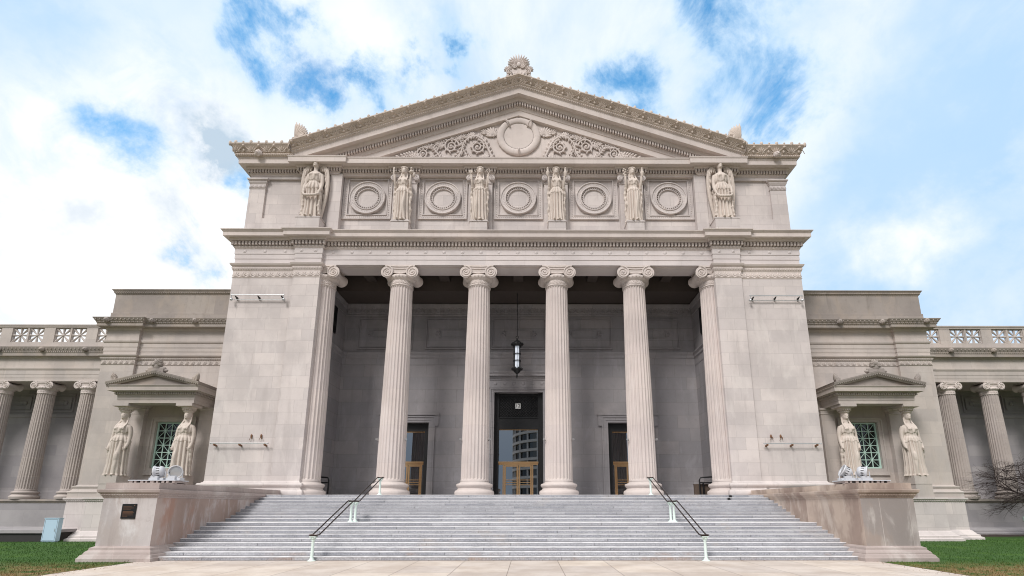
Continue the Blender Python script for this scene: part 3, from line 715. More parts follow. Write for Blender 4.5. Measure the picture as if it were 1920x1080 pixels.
# ---- side pavilions, porches, wings
def pavilion(s):
    side='left' if s<0 else 'right'
    P_=lambda p: p if s<0 else mirpath(p)
    pth=P_([(-29.0,48),(-29.0,33.7),(-26.7,33.7),(-26.7,33.9),(-18.9,33.9)])
    mb=MB()
    # wall with window hole: wall plane 33.9 between X 26.7..18.9 built in pieces
    mb.sweep(P_([(-29.0,48),(-29.0,33.7),(-26.7,33.7),(-26.7,33.9)]),[(.3,2.62),(.3,2.9),(.34,2.95),(.34,3.0),(.2,3.1),(.15,3.2),(.2,3.3),(.2,3.36),(.06,3.4),(0,3.46),(0,11.69)])
    xa,xb=-24.62,-22.2
    def W(x0,x1,z0,z1,y=33.9):
        a,b_=(x0,x1) if s<0 else (-x1,-x0); mb.quad((a,y,z0),(b_,y,z0),(b_,y,z1),(a,y,z1))
    W(-26.7,xa,2.6,11.69); W(xb,-18.9,2.6,11.69); W(xa,xb,2.6,4.55); W(xa,xb,7.7,11.69)
    for x in (xa,xb): 
        x_=x if s<0 else -x; mb.quad((x_,33.9,4.55),(x_,34.25,4.55),(x_,34.25,7.7),(x_,33.9,7.7))
    x0,x1=sorted((xa if s<0 else -xa,xb if s<0 else -xb)); mb.quad((x0,33.9,7.7),(x1,33.9,7.7),(x1,34.25,7.7),(x0,34.25,7.7)); mb.quad((x0,33.9,4.55),(x1,33.9,4.55),(x1,34.25,4.55),(x0,34.25,4.55))
    pv=part(mb,'side_pavilion','pav',label=side+' side pavilion between the portico and the wing')
    mb=MB(); mb.sweep(pth,CAPP(11.69,.69,.2)); eggs(mb,pth,.07,12.13,.16,(.04,.05),37)
    for a,d,n,L,k in along(pth,.02,.4):
        for i in range(k):
            c=a+d*(L/k*(i+.5))
            if c.y<37: palm(mb,(c.x,c.y,11.75),d,(0,0,1),n,.26,5,1.1,.13,.03)
    mb.sweep(pth,[(0,12.38),(0,12.68),(.025,12.685),(.025,12.97),(.05,12.975),(.05,13.28),(.09,13.3),(.13,13.4),(.13,13.48),(0,13.5),(0,14.2),(.04,14.22),(.08,14.3),(.1,14.36)])
    mb.build('pavilion_entablature',M['pav'],pv)
    mb=MB(); mb.sweep(pth,[(.1,14.36),(.43,14.38),(.45,14.40),(.45,14.6),(.5,14.63),(.5,14.7),(.55,14.75),(.6,14.85),(.66,14.93),(.66,14.98),(-.3,15.0)])
    eggs(mb,pth,.51,14.67,.14,(.03,.04),36); eggs(mb,pth,.6,14.84,.3,(.05,.08),36)
    for k in range(4): 
        x=s*(28.7-k*3.0 if s<0 else 28.7-k*3.0)
        if k<4: lion(mb,(x,33.7-.62 if k==0 else 33.9-.62,14.78),.19)
    mb.sweep(P_([(-29.0,48),(-29.0,33.7),(-18.9,33.7)]),[(0.0,14.98),(0.0,15.53),(-.06,15.56),(-.06,16.92),(-.02,16.96),(-.02,17.0),(.04,17.05),(.04,17.1),(.1,17.2),(.14,17.24),(.14,17.28),(-.5,17.3)])
    eggs(mb,P_([(-29.0,48),(-29.0,33.7),(-18.9,33.7)]),.04,17.07,.16,(.04,.05),36)
    xs=sorted((s*28.6,s*18.9)); mb.quad((xs[0],34.1,17.29),(xs[1],34.1,17.29),(xs[1],48,17.29),(xs[0],48,17.29))
    mb.build('pavilion_attic',M['dirty'],pv)
    # plinth course down to the ground
    mb=MB(); G=P_([(-29.0,48),(-29.0,33.7),(-26.55,33.7),(-26.55,32.3),(-20.4,32.3),(-20.4,33.95),(-18.9,33.95)])
    mb.sweep(G,[(.75,0),(.75,.14),(.62,.2),(.62,.3),(.5,.36),(.4,.5),(.36,.55),(.28,.6),(.28,2.35)])
    mb.sweep(G,[(.28,2.35),(.33,2.4),(.36,2.48),(.42,2.52),(.42,2.62),(-.6,2.63)])
    eggs(mb,G,.33,2.43,.13,(.04,.045),36)
    xs=sorted((s*26.9,s*18.9)); mb.quad((xs[0],31.95,2.62),(xs[1],31.95,2.62),(xs[1],34,2.62),(xs[0],34,2.62))
    mb.build('pavilion_plinth',M['wall'],pv)
    # window
    mb=MB(); yw=34.12; 
    wx=lambda x: x if s<0 else -x
    def wb(x0,x1,z0,z1,d=.05): a,b_=sorted((wx(x0),wx(x1))); mb.box(a,b_,yw-d,yw,z0,z1)
    fw=.09; A0,A1=xa+.02,xb-.02; Z0,Z1=4.57,7.68
    wb(A0,A0+fw,Z0,Z1,.09); wb(A1-fw,A1,Z0,Z1,.09); wb(A0+fw,A1-fw,Z0,Z0+fw,.09); wb(A0+fw,A1-fw,Z1-fw,Z1,.09)
    nc,nr=5,6; cw=(A1-A0-2*fw)/nc; ch=(Z1-Z0-2*fw)/nr
    for i in range(1,nc): wb(A0+fw+i*cw-.025,A0+fw+i*cw+.025,Z0+fw,Z1-fw)
    for j in range(1,nr): wb(A0+fw,A1-fw,Z0+fw+j*ch-.025,Z0+fw+j*ch+.025,.045)
    for i in range(nc):
        for j in range(nr):
            x0_,z0_=A0+fw+i*cw,Z0+fw+j*ch
            if (i+j)%2==0: a,b_=(x0_,z0_),(x0_+cw,z0_+ch)
            else: a,b_=(x0_+cw,z0_),(x0_,z0_+ch)
            mb.tube([(wx(a[0]),yw-.03,a[1]),(wx(b_[0]),yw-.03,b_[1])],.022,4,sm=False)
    wn=part(mb,'lattice_window','green',label=side+' window with pale green lattice bars behind the statues')
    mb=MB(); x0,x1=sorted((wx(A0),wx(A1))); mb.quad((x0,yw+.03,Z0),(x1,yw+.03,Z0),(x1,yw+.03,Z1),(x0,yw+.03,Z1)); mb.build('glass_pane',M['glass'],wn)
    mb=MB()
    for (a,w,d) in ((0,.2,.06),(.2,.1,.12)):
        x0,x1=sorted((wx(xa-a),wx(xb+a))); 
        mb.box(x0-w,x0,33.9-d,33.91,4.3-a,7.7+a+w); mb.box(x1,x1+w,33.9-d,33.91,4.3-a,7.7+a+w); mb.box(x0,x1,33.9-d,33.91,7.7+a,7.7+a+w); mb.box(x0,x1,33.9-d,33.91,4.3-a,4.55-a)
    mb.build('window_surround',M['pav'],wn)
    # porch pilasters + entablature
    mb=MB()
    for x in (-25.75,-21.1):
        a=wx(x); mb.box(a-.45,a+.45,33.55,33.91,2.62,8.2)
        q=[(a-.45,33.92),(a-.45,33.55),(a+.45,33.55),(a+.45,33.92)]
        mb.sweep(q,[(0,8.15),(.03,8.2),(.01,8.25),(.01,8.42),(.08,8.5),(.08,8.62),(0,8.63)])
    for x in (-25.65,-21.55):
        a=wx(x); mb.box(a-.52,a+.52,31.95,33.0,2.62,3.45); mb.box(a-.55,a+.55,31.93,33.05,3.45,3.97)
    E=P_([(-25.9,34),(-25.9,31.9),(-20.95,31.9),(-20.95,34)])
    for k in (0,1):
        pass
    mb.sweep(E,[(-.8,8.6),(0,8.6),(0,8.82),(.02,8.825),(.02,9.02),(.04,9.025),(.04,9.13),(.06,9.14),(.06,9.3),(.2,9.31),(.22,9.36),(.44,9.35),(.45,9.58),(.48,9.62),(.52,9.68),(.52,9.7),(-.4,9.71)])
    dentils(mb,E,.04,.17,9.15,9.28,.15)
    for x in (-25.65,-21.55): a=wx(x); mb.box(a-.52,a+.52,31.88,32.95,8.42,8.601)
    x0,x1=sorted((wx(-25.3),wx(-21.5))); mb.quad((wx(-25.9),32.5,9.05),(wx(-20.95),32.5,9.05),(wx(-20.95),34,9.05),(wx(-25.9),34,9.05))
    # inner faces of beams
    mb.sweep(list(reversed(P_([(-25.1,33.9),(-25.1,32.7),(-21.75,32.7),(-21.75,33.9)]))),[(0,8.6),(0,9.05)])
    pr=part(mb,'side_porch','pav',label=side+' pedimented porch carried by two draped statues')
    mb=MB(); cx=wx(-23.43); hw=2.98; ap=.75; y0=31.35
    for e in (-1,1):
        sl=ap/hw
        prof=[(31.5,9.7),(31.45,9.72),(31.40,9.80),(31.38,9.84),(31.34,9.86),(31.3,9.98),(31.3,10.02),(31.5,10.04)]
        rows=[[(cx,y,z+ap-.12),(cx+e*hw,y,z-.12)] for y,z in prof]; rows[-1]=[(cx,y0+.1,10.04+ap-.12),(cx+e*hw,y0+.1,10.04-.12)]
        mb.grid(rows)
        mb.quad((cx,y0,10.04+ap-.12),(cx+e*hw,y0,10.04-.12),(cx+e*hw,33.9,10.04-.12),(cx,33.9,10.04+ap-.12))
        sd=[(9.58,.0),(9.7,.0),(9.78,.05),(9.93,.1)]
        mb.grid([[(cx+e*(hw-.12+o_),31.35,z),(cx+e*(hw-.12+o_),33.9,z)] for z,o_ in sd])
        for k in range(24): x=hw*(k+.5)/24; mb.ell((cx+e*x,31.36,9.83+ap-.12-sl*x),(.04,.04,.05),5,4)
        # corner ornaments
        ox=cx+e*(hw-.22)
        for i in range(6):
            a=1.1*i/5; L=.55*(1-.4*i/5); d=Vector((-e*sin(a),0,cos(a))); R=Matrix((d,Vector((0,-1,0)).cross(d),(0,-1,0))).transposed(); mb.ell(Vector((ox,31.55,9.95))+d*L*.55,(L*.55,.06,.15),6,5,R)
        mb.box(min(ox,ox-e*.3),max(ox,ox-e*.3),31.42,31.7,9.9,10.2)
    mb.add([(cx-2.7,31.62,9.7),(cx+2.7,31.62,9.7),(cx,31.62,9.7+.66)],[(0,1,2)])
    for i in range(9):
        a=(i/8-.5)*2*1.5; d=Vector((sin(a),0,cos(a))); L=.5*(1-.15*abs(a)); R=Matrix((d,Vector((0,-1,0)).cross(d),(0,-1,0))).transposed(); mb.ell(Vector((cx,31.55,11.0))+d*L*.5,(L*.52,.07,.16),6,5,R)
    mb.ell((cx,31.58,10.98),(.3,.16,.3),12,6)
    for e in (-1,1): mb.ell((cx+e*.35,31.58,10.8),(.26,.12,.16),10,6); mb.ell((cx+e*.55,31.58,10.68),(.2,.1,.1),8,6)
    mb.box(cx-.5,cx+.5,31.45,31.75,10.5,10.8)
    mb.build('porch_roof',M['dirty'],pr)
    # wing: colonnade
    X1=s*52; 
    def SW(mb,y,prof,x0=29.0): mb.sweep([(X1,y),(s*x0,y)] if s<0 else [(s*x0,y),(X1,y)],prof)
    mb=MB(); SW(mb,39.5,[(.55,0),(.55,.12),(.4,.18),(.4,.28),(.3,.32),(.22,.42),(0,.5),(0,2.32)]); 
    wg=part(mb,'wing_podium','wing',label=side+' wing base wall of upright slabs')
    mb=MB(); SW(mb,39.5,[(0,2.32),(.03,2.34),(.05,2.42),(.14,2.46),(.14,2.62),(-3.6,2.63)]); mb.build('podium_string_course',M['dirty'],wg)
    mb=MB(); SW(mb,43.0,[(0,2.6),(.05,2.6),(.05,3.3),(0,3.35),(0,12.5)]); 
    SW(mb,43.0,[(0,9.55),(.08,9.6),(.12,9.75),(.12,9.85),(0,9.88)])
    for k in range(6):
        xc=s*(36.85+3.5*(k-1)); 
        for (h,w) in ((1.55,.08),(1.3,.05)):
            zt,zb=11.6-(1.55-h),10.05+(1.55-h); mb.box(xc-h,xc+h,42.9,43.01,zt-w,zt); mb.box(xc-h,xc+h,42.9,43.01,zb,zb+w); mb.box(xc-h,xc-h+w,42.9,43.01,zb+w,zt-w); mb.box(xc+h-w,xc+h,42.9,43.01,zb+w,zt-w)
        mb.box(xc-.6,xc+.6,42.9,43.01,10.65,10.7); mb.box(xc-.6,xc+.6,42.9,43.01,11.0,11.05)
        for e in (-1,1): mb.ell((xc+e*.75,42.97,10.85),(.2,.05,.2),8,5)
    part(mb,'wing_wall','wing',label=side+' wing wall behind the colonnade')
    mb=MB(); SW(mb,39.62,[(-1.2,11.98),(0,11.98),(0,12.25),(.02,12.26),(.02,12.55),(.04,12.56),(.04,12.9),(.08,12.92),(.12,13.02),(.12,13.1),(0,13.12),(0,13.9),(.05,13.92),(.08,14.0)])
    xs=sorted((X1,s*29)); mb.quad((xs[0],39.62,11.99),(xs[1],39.62,11.99),(xs[1],43,11.99),(xs[0],43,11.99))
    we=part(mb,'wing_entablature','pav',label=side+' wing plain frieze above the colonnade')
    mb=MB(); SW(mb,39.62,[(.08,14.0),(.33,14.02),(.34,14.05),(.34,14.25),(.38,14.3),(.38,14.42),(.42,14.5),(.5,14.68),(.52,14.74),(.52,14.78),(-.2,14.8)])
    pp=[(X1,39.62),(s*29,39.62)] if s<0 else [(s*29,39.62),(X1,39.62)]
    eggs(mb,pp,.4,14.38,.16,(.03,.05),50); eggs(mb,pp,.46,14.6,.32,(.05,.09),50)
    for k in range(6): lion(mb,(s*(35.35+3.5*(k-1)),39.1,14.53),.2)
    mb.build('wing_cornice',M['dirty'],we)
    # parapet with pierced star grilles
    mb=MB(); y0,y1=39.42,39.72
    mb.box(min(X1,s*29),max(X1,s*29),y0,y1,14.8,15.22); 
    q=[(X1,y0),(s*29,y0)] if s<0 else [(s*29,y0),(X1,y0)]
    mb.box(min(X1,s*29),max(X1,s*29),y0,y1,16.48,16.52)
    mb.sweep(q,[(0,16.46),(.04,16.5),(.04,16.56),(.1,16.66),(.1,16.74),(-.4,16.75)]); mb.sweep([(q[1][0],y1),(q[0][0],y1)],[(0,16.46),(.05,16.5),(.1,16.66),(.1,16.74)])
    sq=1.22
    GR=[]
    for k in range(7):
        x_=s*(35.35+3.5*(k-1)-1.75+0.55)  # start of group
        # group centred between lion heads
        gc=s*(37.05+3.5*(k-2)); 
        a=gc-1.3; b_=gc+1.3; nxt=gc+3.5-1.3
        mb.box(b_,nxt,y0,y1,15.22,16.48)
        mb.box(gc-.07,gc+.07,y0+.02,y1-.02,15.22,16.48)
        for c in (gc-.685,gc+.685):
            ym=(y0+y1)/2; zc=15.85; h=.615
            gr=MB()
            for i in range(8):
                an=PI/4*i; L=h*(1.0 if i%2==0 else 1.38); gr.tube([(c,ym,zc),(c+L*cos(an),ym,zc+L*sin(an))],lambda t:.035+.075*t**1.2,6,sm=False,flat=1)
            gr.ell((c,ym,zc),(.13,.12,.13),10,6)
            for (xx0,xx1,zz0,zz1) in ((c-h,c+h,zc-h-.015,zc-h+.045),(c-h,c+h,zc+h-.045,zc+h+.015),(c-h,c-h+.045,zc-h,zc+h),(c+h-.045,c+h,zc-h,zc+h)): gr.box(xx0,xx1,ym-.07,ym+.07,zz0,zz1)
            GR.append(gr)
    pa=part(mb,'parapet','pav',label=side+' wing parapet with star shaped openings'); [g_.build('star_grille',M['pav'],pa) for g_ in GR]
    mb=MB(); mb.quad((xs[0],39.7,14.79),(xs[1],39.7,14.79),(xs[1],48,14.79),(xs[0],48,14.79)); part(mb,'wing_roof','dirty')
    mb=MB(); a=wx(-40.35) if s<0 else 39.0
    mb.box(a-.3,a+.3,39.44,39.5,.95,1.3)
    for k in range(5): mb.box(a-.27,a+.27,39.41,39.44,.98+k*.065,1.01+k*.065)
    part(mb,'wall_vent','black' if s<0 else 'green')
for s in (-1,1): pavilion(s)
# ------------------------------------------------------------------ ground
def sheet(name,x0,x1,y0,y1,z,m):
    mb=MB(); mb.quad((x0,y0,z),(x1,y0,z),(x1,y1,z),(x0,y1,z)); o=mb.build(name,m); o['kind']='structure'; return o
sheet('ground',-1500,1500,-1500,1500,-.012,'lawn')
mb=MB(); 
for (xa,xb) in ((-60,-14.3),(14.3,60)): mb.grid([[(x,y,.0) for x in [xa+(xb-xa)*i/20 for i in range(21)]] for y in (-6,12,20,30,40)])
tag(mb.build('lawn','lawn'),kind='structure')
mb=MB(); mb.box(-14.2,14.2,-6.0,20.55,-.2,.006); tag(mb.build('walkway','paving'),kind='structure')
sheet('street',-200,200,-30,-6,.004,plain('asphalt',(.06,.06,.062),.9))
mb=MB(); mb.grid([[(x,y,.008+.03*noise.noise((x*.6,y*.9,0))) for x in [29.6+i*.8 for i in range(28)]] for y in (36.2,36.8,37.5,38.4,39.1)]); tag(mb.build('planting_bed','soil'),kind='structure')
# grass blades
mb=MB(); rnd=random.Random(3)
for s in (-1,1):
    for k in range(26000):
        x=s*rnd.uniform(14.35,33); y=rnd.uniform(14.8,33) if rnd.random()<.75 else rnd.uniform(14.8,21)
        if abs(x)<17 and y>20: continue
        if abs(x)<26.9+0 and y>31.4: continue
        h=rnd.uniform(.035,.085); a=rnd.uniform(0,PI); w=.012; dx,dy=cos(a)*w,sin(a)*w; l=rnd.uniform(-.03,.03)
        mb.v+=[(x-dx,y-dy,-.005),(x+dx,y+dy,-.005),(x+l,y+l*.5,h)]; n=len(mb.v); mb.f.append((n-3,n-2,n-1)); mb.sm.append(False)
tag(mb.build('grass','grass'),'short green grass of the front lawns','grass',kind='stuff')
mb=MB(); rl=random.Random(9)
for k in range(900):
    sd=rl.choice((-1,1)); u=rl.random()
    if u<.55: x=sd*(14.2+rl.gauss(0,.35)); y=rl.uniform(15,20.2)
    elif u<.85: x=sd*rl.uniform(14.4,24); y=15.5+abs(rl.gauss(0,2.2))
    else: x=rl.uniform(-13.8,13.8); y=20.5-abs(rl.gauss(0,.12))
    z=.012 if abs(x)<14.2 else rl.uniform(.02,.06); a=rl.uniform(0,PI); w=rl.uniform(.012,.03); t=rl.uniform(0,.02)
    mb.quad((x-w*cos(a),y-w*sin(a),z),(x+w*.5*sin(a),y-w*.5*cos(a),z+t),(x+w*cos(a),y+w*sin(a),z),(x-w*.5*sin(a),y+w*.5*cos(a),z+t))
tag(mb.build('fallen_leaves',plain('dry leaf',(.17,.09,.04),.9,0,.4,20)),'small dry brown leaves scattered along the lawn and walkway edges','leaves',kind='stuff')
# ------------------------------------------------------------------ staircase
d1,T,L_=20.55,.407,1.04
ST=empty('staircase',(0,20.55,0)); tag(ST,'wide grey granite staircase of eighteen steps with a landing','staircase')
for k in range(1,19):
    y=d1+(k-1)*T+(L_ if k>9 else 0); y1=d1+k*T+(L_ if k>=9 else 0)
    if k==18: y1=30.6
    mb=MB(); z1=k*.15; z0=(k-1)*.15
    n=12
    mb.add([(-14.05,y,z0),(14.05,y,z0),(14.05,y,z1-.025),(-14.05,y,z1-.025),(-14.05,y-.015,z1-.02),(14.05,y-.015,z1-.02),(14.05,y-.015,z1-.004),(-14.05,y-.015,z1-.004),(-14.05,y-.008,z1),(14.05,y-.008,z1),(14.05,y1+.02,z1),(-14.05,y1+.02,z1)],
           [(0,1,2,3),(3,2,5,4),(4,5,6,7),(7,6,9,8),(8,9,10,11)])
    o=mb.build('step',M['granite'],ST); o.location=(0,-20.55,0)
# ------------------------------------------------------------------ cheek walls
for s in (-1,1):
    side='left' if s<0 else 'right'
    root=empty('cheek_wall',(s*15.1,21,0)); tag(root,('stained stone cheek wall left of the stairs with a black plaque' if s<0 else 'stone cheek wall right of the stairs, warm tan inner side'),'wall','cheek walls flanking the staircase')
    off=Vector((-s*15.1,-21,0))
    pa=[(-16.16,33),(-16.16,20.45),(-14.03,20.45),(-14.03,30.55)]; pa=pa if s<0 else mirpath(pa)
    def cp(mb,name,m):
        o=mb.build(name,m,root); o.location=off; return o
    mb=MB(); mb.sweep(pa,[(.36,-.02),(.36,.13),(.33,.15),(.29,.24),(.23,.27),(.23,.30),(.2,.36),(.13,.42),(.12,.50),(.05,.53),(0,.56)]); cp(mb,'base_moulding','cheektrim')
    fr=[(-16.16,33),(-16.16,20.45),(-14.03,20.45)]; inn=[(-14.03,20.45),(-14.03,30.55)]
    if s>0: fr=mirpath(fr); inn=mirpath(inn)
    mb=MB(); mb.sweep(fr,[(0,.55),(0,2.42)]); cp(mb,'front_slabs','cheekF' if s<0 else 'cheek')
    mb=MB(); mb.sweep(inn,[(0,.55),(0,2.42)]); cp(mb,'inner_slabs','cheekL' if s<0 else 'cheekR')
    mb=MB(); mb.sweep(pa,[(0,2.40),(.03,2.42),(.04,2.48),(.08,2.50),(.09,2.56),(.12,2.58),(.16,2.62),(.18,2.70),(.18,2.73),(.02,2.75)])
    eggs(mb,pa,.07,2.53,.105,(.035,.05),31)
    cp(mb,'cornice','cheektrim' if s<0 else 'cheekR')
    mb=MB(); mb.sweep(pa,[(0,2.74),(0,3.0),(-.4,3.005)]); x0,x1=sorted((s*16.1,s*14.1)); mb.quad((x0,20.5,3.003),(x1,20.5,3.003),(x1,30.6,3.003),(x0,30.6,3.003)); cp(mb,'coping','cheektrim' if s<0 else 'cheekR')
# plaque
mb=MB(); mb.box(-15.34,-14.78,20.415,20.452,1.60,2.17); pq=mb.build('plaque','black'); tag(pq,'black metal plaque with fine lettering on the front of the left stair wall','plaque')
mb=MB(); pr_=random.Random(5)
for k in range(9):
    z=2.05-k*.045; w=(.34,.42,.3,0,.4,.44,.4,.42,.2)[k]
    if w: mb.box(-15.28,-15.28+w,20.411,20.4148,z,z+.014)
mb.ell((-14.85,20.41,2.1),(.025,.012,.025),8,4)
mb.build('plaque_lettering','rust',pq)
# ------------------------------------------------------------------ handrails
def handrail(s):
    side='left' if s<0 else 'right'
    X=s*7.66; root=empty('handrail',(X,20.4,0)); tag(root,'dark double pipe handrail on pale mint posts on the '+side+' half of the stairs','handrail','stair handrails')
    H=.98
    mb=MB()
    pts=[(20.3,H+.0),(20.62,H),(24.3,1.35+H),(25.15,1.35+H),(28.75,2.7+H),(29.05,2.7+H)]
    for e in (-1,1):
        o=0 if e<0 else .0
        q=[(X+e*.13,y,z) for y,z in pts]; mb.tube(q,.028,8)
    for (y,z) in (pts[0],pts[-1]): mb.tube([(X-.13,y,z),(X+.13,y,z)],.028,8)
    for (y,z) in ((20.42,H),(24.45,1.35+H),(25.05,1.35+H),(28.85,2.7+H)): mb.box(X-.14,X+.14,y-.05,y+.05,z-.06,z-.02)
    r=mb.build('rail',M['rail'],root); r.location=(-X,-20.4,0)
    for (y,z) in ((20.4,0.006),(24.45,1.35),(25.05,1.35),(28.85,2.7)):
        mb=MB(); mb.lathe([(.15,z),(.15,z+.02),(.12,z+.03),(.085,z+.05),(.085,z+.08),(.065,z+.1),(.062,z+.12),(.055,z+.72),(.052,z+.74),(.07,z+.755),(.07,z+.77),(.055,z+.78),(.06,z+.83),(.1,z+.88),(.1,z+.9)],20,(X,y),rf=lambda r,z_,j,z=z:r-(.008 if (j%2 and z+.12<=z_<=z+.73) else 0))
        for i in range(8):
            a=2*PI*i/8; mb.ell((X+.075*cos(a),y+.075*sin(a),z+.84),(.03,.03,.05),6,4)
        for ex in (-1,1):
            for ey in (-1,1): mb.ell((X+ex*.085,y+ey*.085,z+.885),(.035,.035,.035),6,4)
        mb.box(X-.12,X+.12,y-.12,y+.12,z+.9,z+.925)
        o=mb.build('post',M['mint'],root); o.location=(-X,-20.4,0)
for s in (-1,1): handrail(s)
# ------------------------------------------------------------------ floodlights
def flood(s):
    side='left' if s<0 else 'right'
    xc=s*14.72; y=21.6; z=3.003
    root=empty('light_stand',(xc,y,z)); tag(root,'low slatted white stand on top of the '+side+' cheek wall','light stand','floodlight stands')
    mb=MB(); x0,x1=sorted((s*15.95,s*13.98)); mb.box(x0,x1,y-.35,y+.5,z+.11,z+.15)
    o=mb.build('rack',M['white'],root); o.location=(-xc,-y,-z); mb=MB()
    mb.box(x0,x1,y-.3,y-.22,z,z+.03); mb.box(x0,x1,y+.3,y+.38,z,z+.03)
    for k in range(9): x=x0+.1+k*(x1-x0-.2)/8; mb.box(x-.05-.02*sin(k*2),x+.05+.03*cos(k*3),y-.33,y+.5,z+.03,z+.109)
    o=mb.build('support_blocks',M['cheektrim'],root); o.location=(-xc,-y,-z)
    mb=MB()
    for k in range(12): x=x0+.02+(k+1)*(x1-x0-.12)/12-.09; mb.box(x,x+.05,y-.30,y+.3,z+.035,z+.10)
    o=mb.build('gap_shade',M['black'],root); o.location=(-xc,-y,-z)  # black bars stand in for the shade in the gaps under the rack
    for i,dx in enumerate((-.36,.36)):
        X=xc+dx*(1 if s<0 else 1)+(.12 if s<0 else -.05); zc=z+.50; 
        r2=empty('floodlight',(X,y,z+.15)); tag(r2,('round white drum floodlight tipped '+('left' if i==0 else 'right')+' on the '+side+' cheek wall'),'floodlight','floodlights on the cheek walls')
        ax=Vector(((-.75,-.25,-.12),(.35,-.8,-.05),(-.75,.2,.45),(.5,-.35,-.1))[(0 if s<0 else 2)+i]).normalized()
        U=ax.orthogonal().normalized(); V=ax.cross(U)
        def ringm(mb,prof,n=28):
            rows=[[tuple(Vector((0,0,zc-z-.15))+ax*d+U*r*cos(2*PI*j/n)+V*r*sin(2*PI*j/n)) for j in range(n)] for r,d in prof]; mb.grid(rows,True,True)
        mb=MB(); ringm(mb,[(.001,-.22),(.12,-.21),(.2,-.17),(.235,-.1),(.24,0),(.24,.1),(.275,.12),(.275,.17),(.24,.17),(.23,.1)]); mb.build('housing',M['white'],r2)
        mb=MB()
        for k in range(14):
            a=2*PI*k/14; c_=U*cos(a)+V*sin(a); b0=Vector((0,0,zc-z-.15)); mb.tube([tuple(b0+c_*.243-ax*.06),tuple(b0+c_*.243+ax*.05)],.014,5)
        mb.build('vent_slots',M['black'],r2)
        mb=MB(); ringm(mb,[(.235,.12),(.15,.135),(.001,.14)]); mb.build('lens',M['steel'],r2)
        mb=MB()
        for e in (-1,1): mb.tube([(e*.29,0,0),(e*.29,0,zc-z-.13)],.022,6)
        mb.tube([(-.29,0,.02),(.29,0,.02)],.03,6); mb.box(-.3,.3,-.14,.14,0,.1); mb.box(-.18,.12,-.22,-.1,0,.17)
        mb.build('yoke',M['white'],r2)
        mb=MB(); mb.tube(curve([(-.1,-.12,.1),(-.16,-.2,.25),(-.1,-.15,.42),(0,-.05,.4)],5),.012,5); mb.build('cable',M['black'],r2)
for s in (-1,1): flood(s)
# ------------------------------------------------------------------ lantern
LN=empty('hanging_lantern',(-.08,34.0,13.5)); tag(LN,'black iron cylinder lantern hanging before the centre door','lantern')
mb=MB()
for k in range(4): 
    a=PI/4+PI/2*k; mb.tube([(.24*cos(a),.24*sin(a),-2.0),(.24*cos(a),.24*sin(a),-.35)],.028,6)
for k in range(8): a=PI/4*k; mb.tube([(.25*cos(a),.25*sin(a),-2.0),(.25*cos(a),.25*sin(a),-.35)],.014,5)
for z in (-.95,-1.45): mb.lathe([(.235,z),(.275,z),(.275,z+.05),(.235,z+.05)],24,cap=False)
mb.build('cage',M['black'],LN)
mb=MB(); mb.lathe([(.02,.25),(.07,.2),(.06,.12),(.16,.06),(.26,-.02),(.32,-.12),(.34,-.16),(.43,-.2),(.43,-.26),(.33,-.3),(.3,-.36)],24)
for k in range(12): a=2*PI*k/12; mb.ell((.4*cos(a),.4*sin(a),-.18),(.06,.06,.08),6,4)
mb.build('hood',M['black'],LN)
mb=MB(); mb.lathe([(.28,-1.98),(.38,-2.03),(.38,-2.08),(.26,-2.12),(.24,-2.2),(.12,-2.32),(.05,-2.36),(.05,-2.45),(.075,-2.5),(.04,-2.56),(.035,-2.66),(.01,-2.7)],24)
for k in range(10): a=2*PI*k/10; mb.ell((.35*cos(a),.35*sin(a),-2.0),(.06,.06,.08),6,4)
mb.build('finial',M['black'],LN)
mb=MB(); mb.lathe([(.2,-2.0),(.2,-.35)],20); mb.build('glass_cylinder',M['lampglass'],LN)
mb=MB(); mb.tube([(0,0,.42),(0,0,4.6)],.025,6)
mb.tube([(.1*cos(t*PI/6),0,.32+.1*sin(t*PI/6)) for t in range(13)],.02,5); mb.build('chain',M['black'],LN)
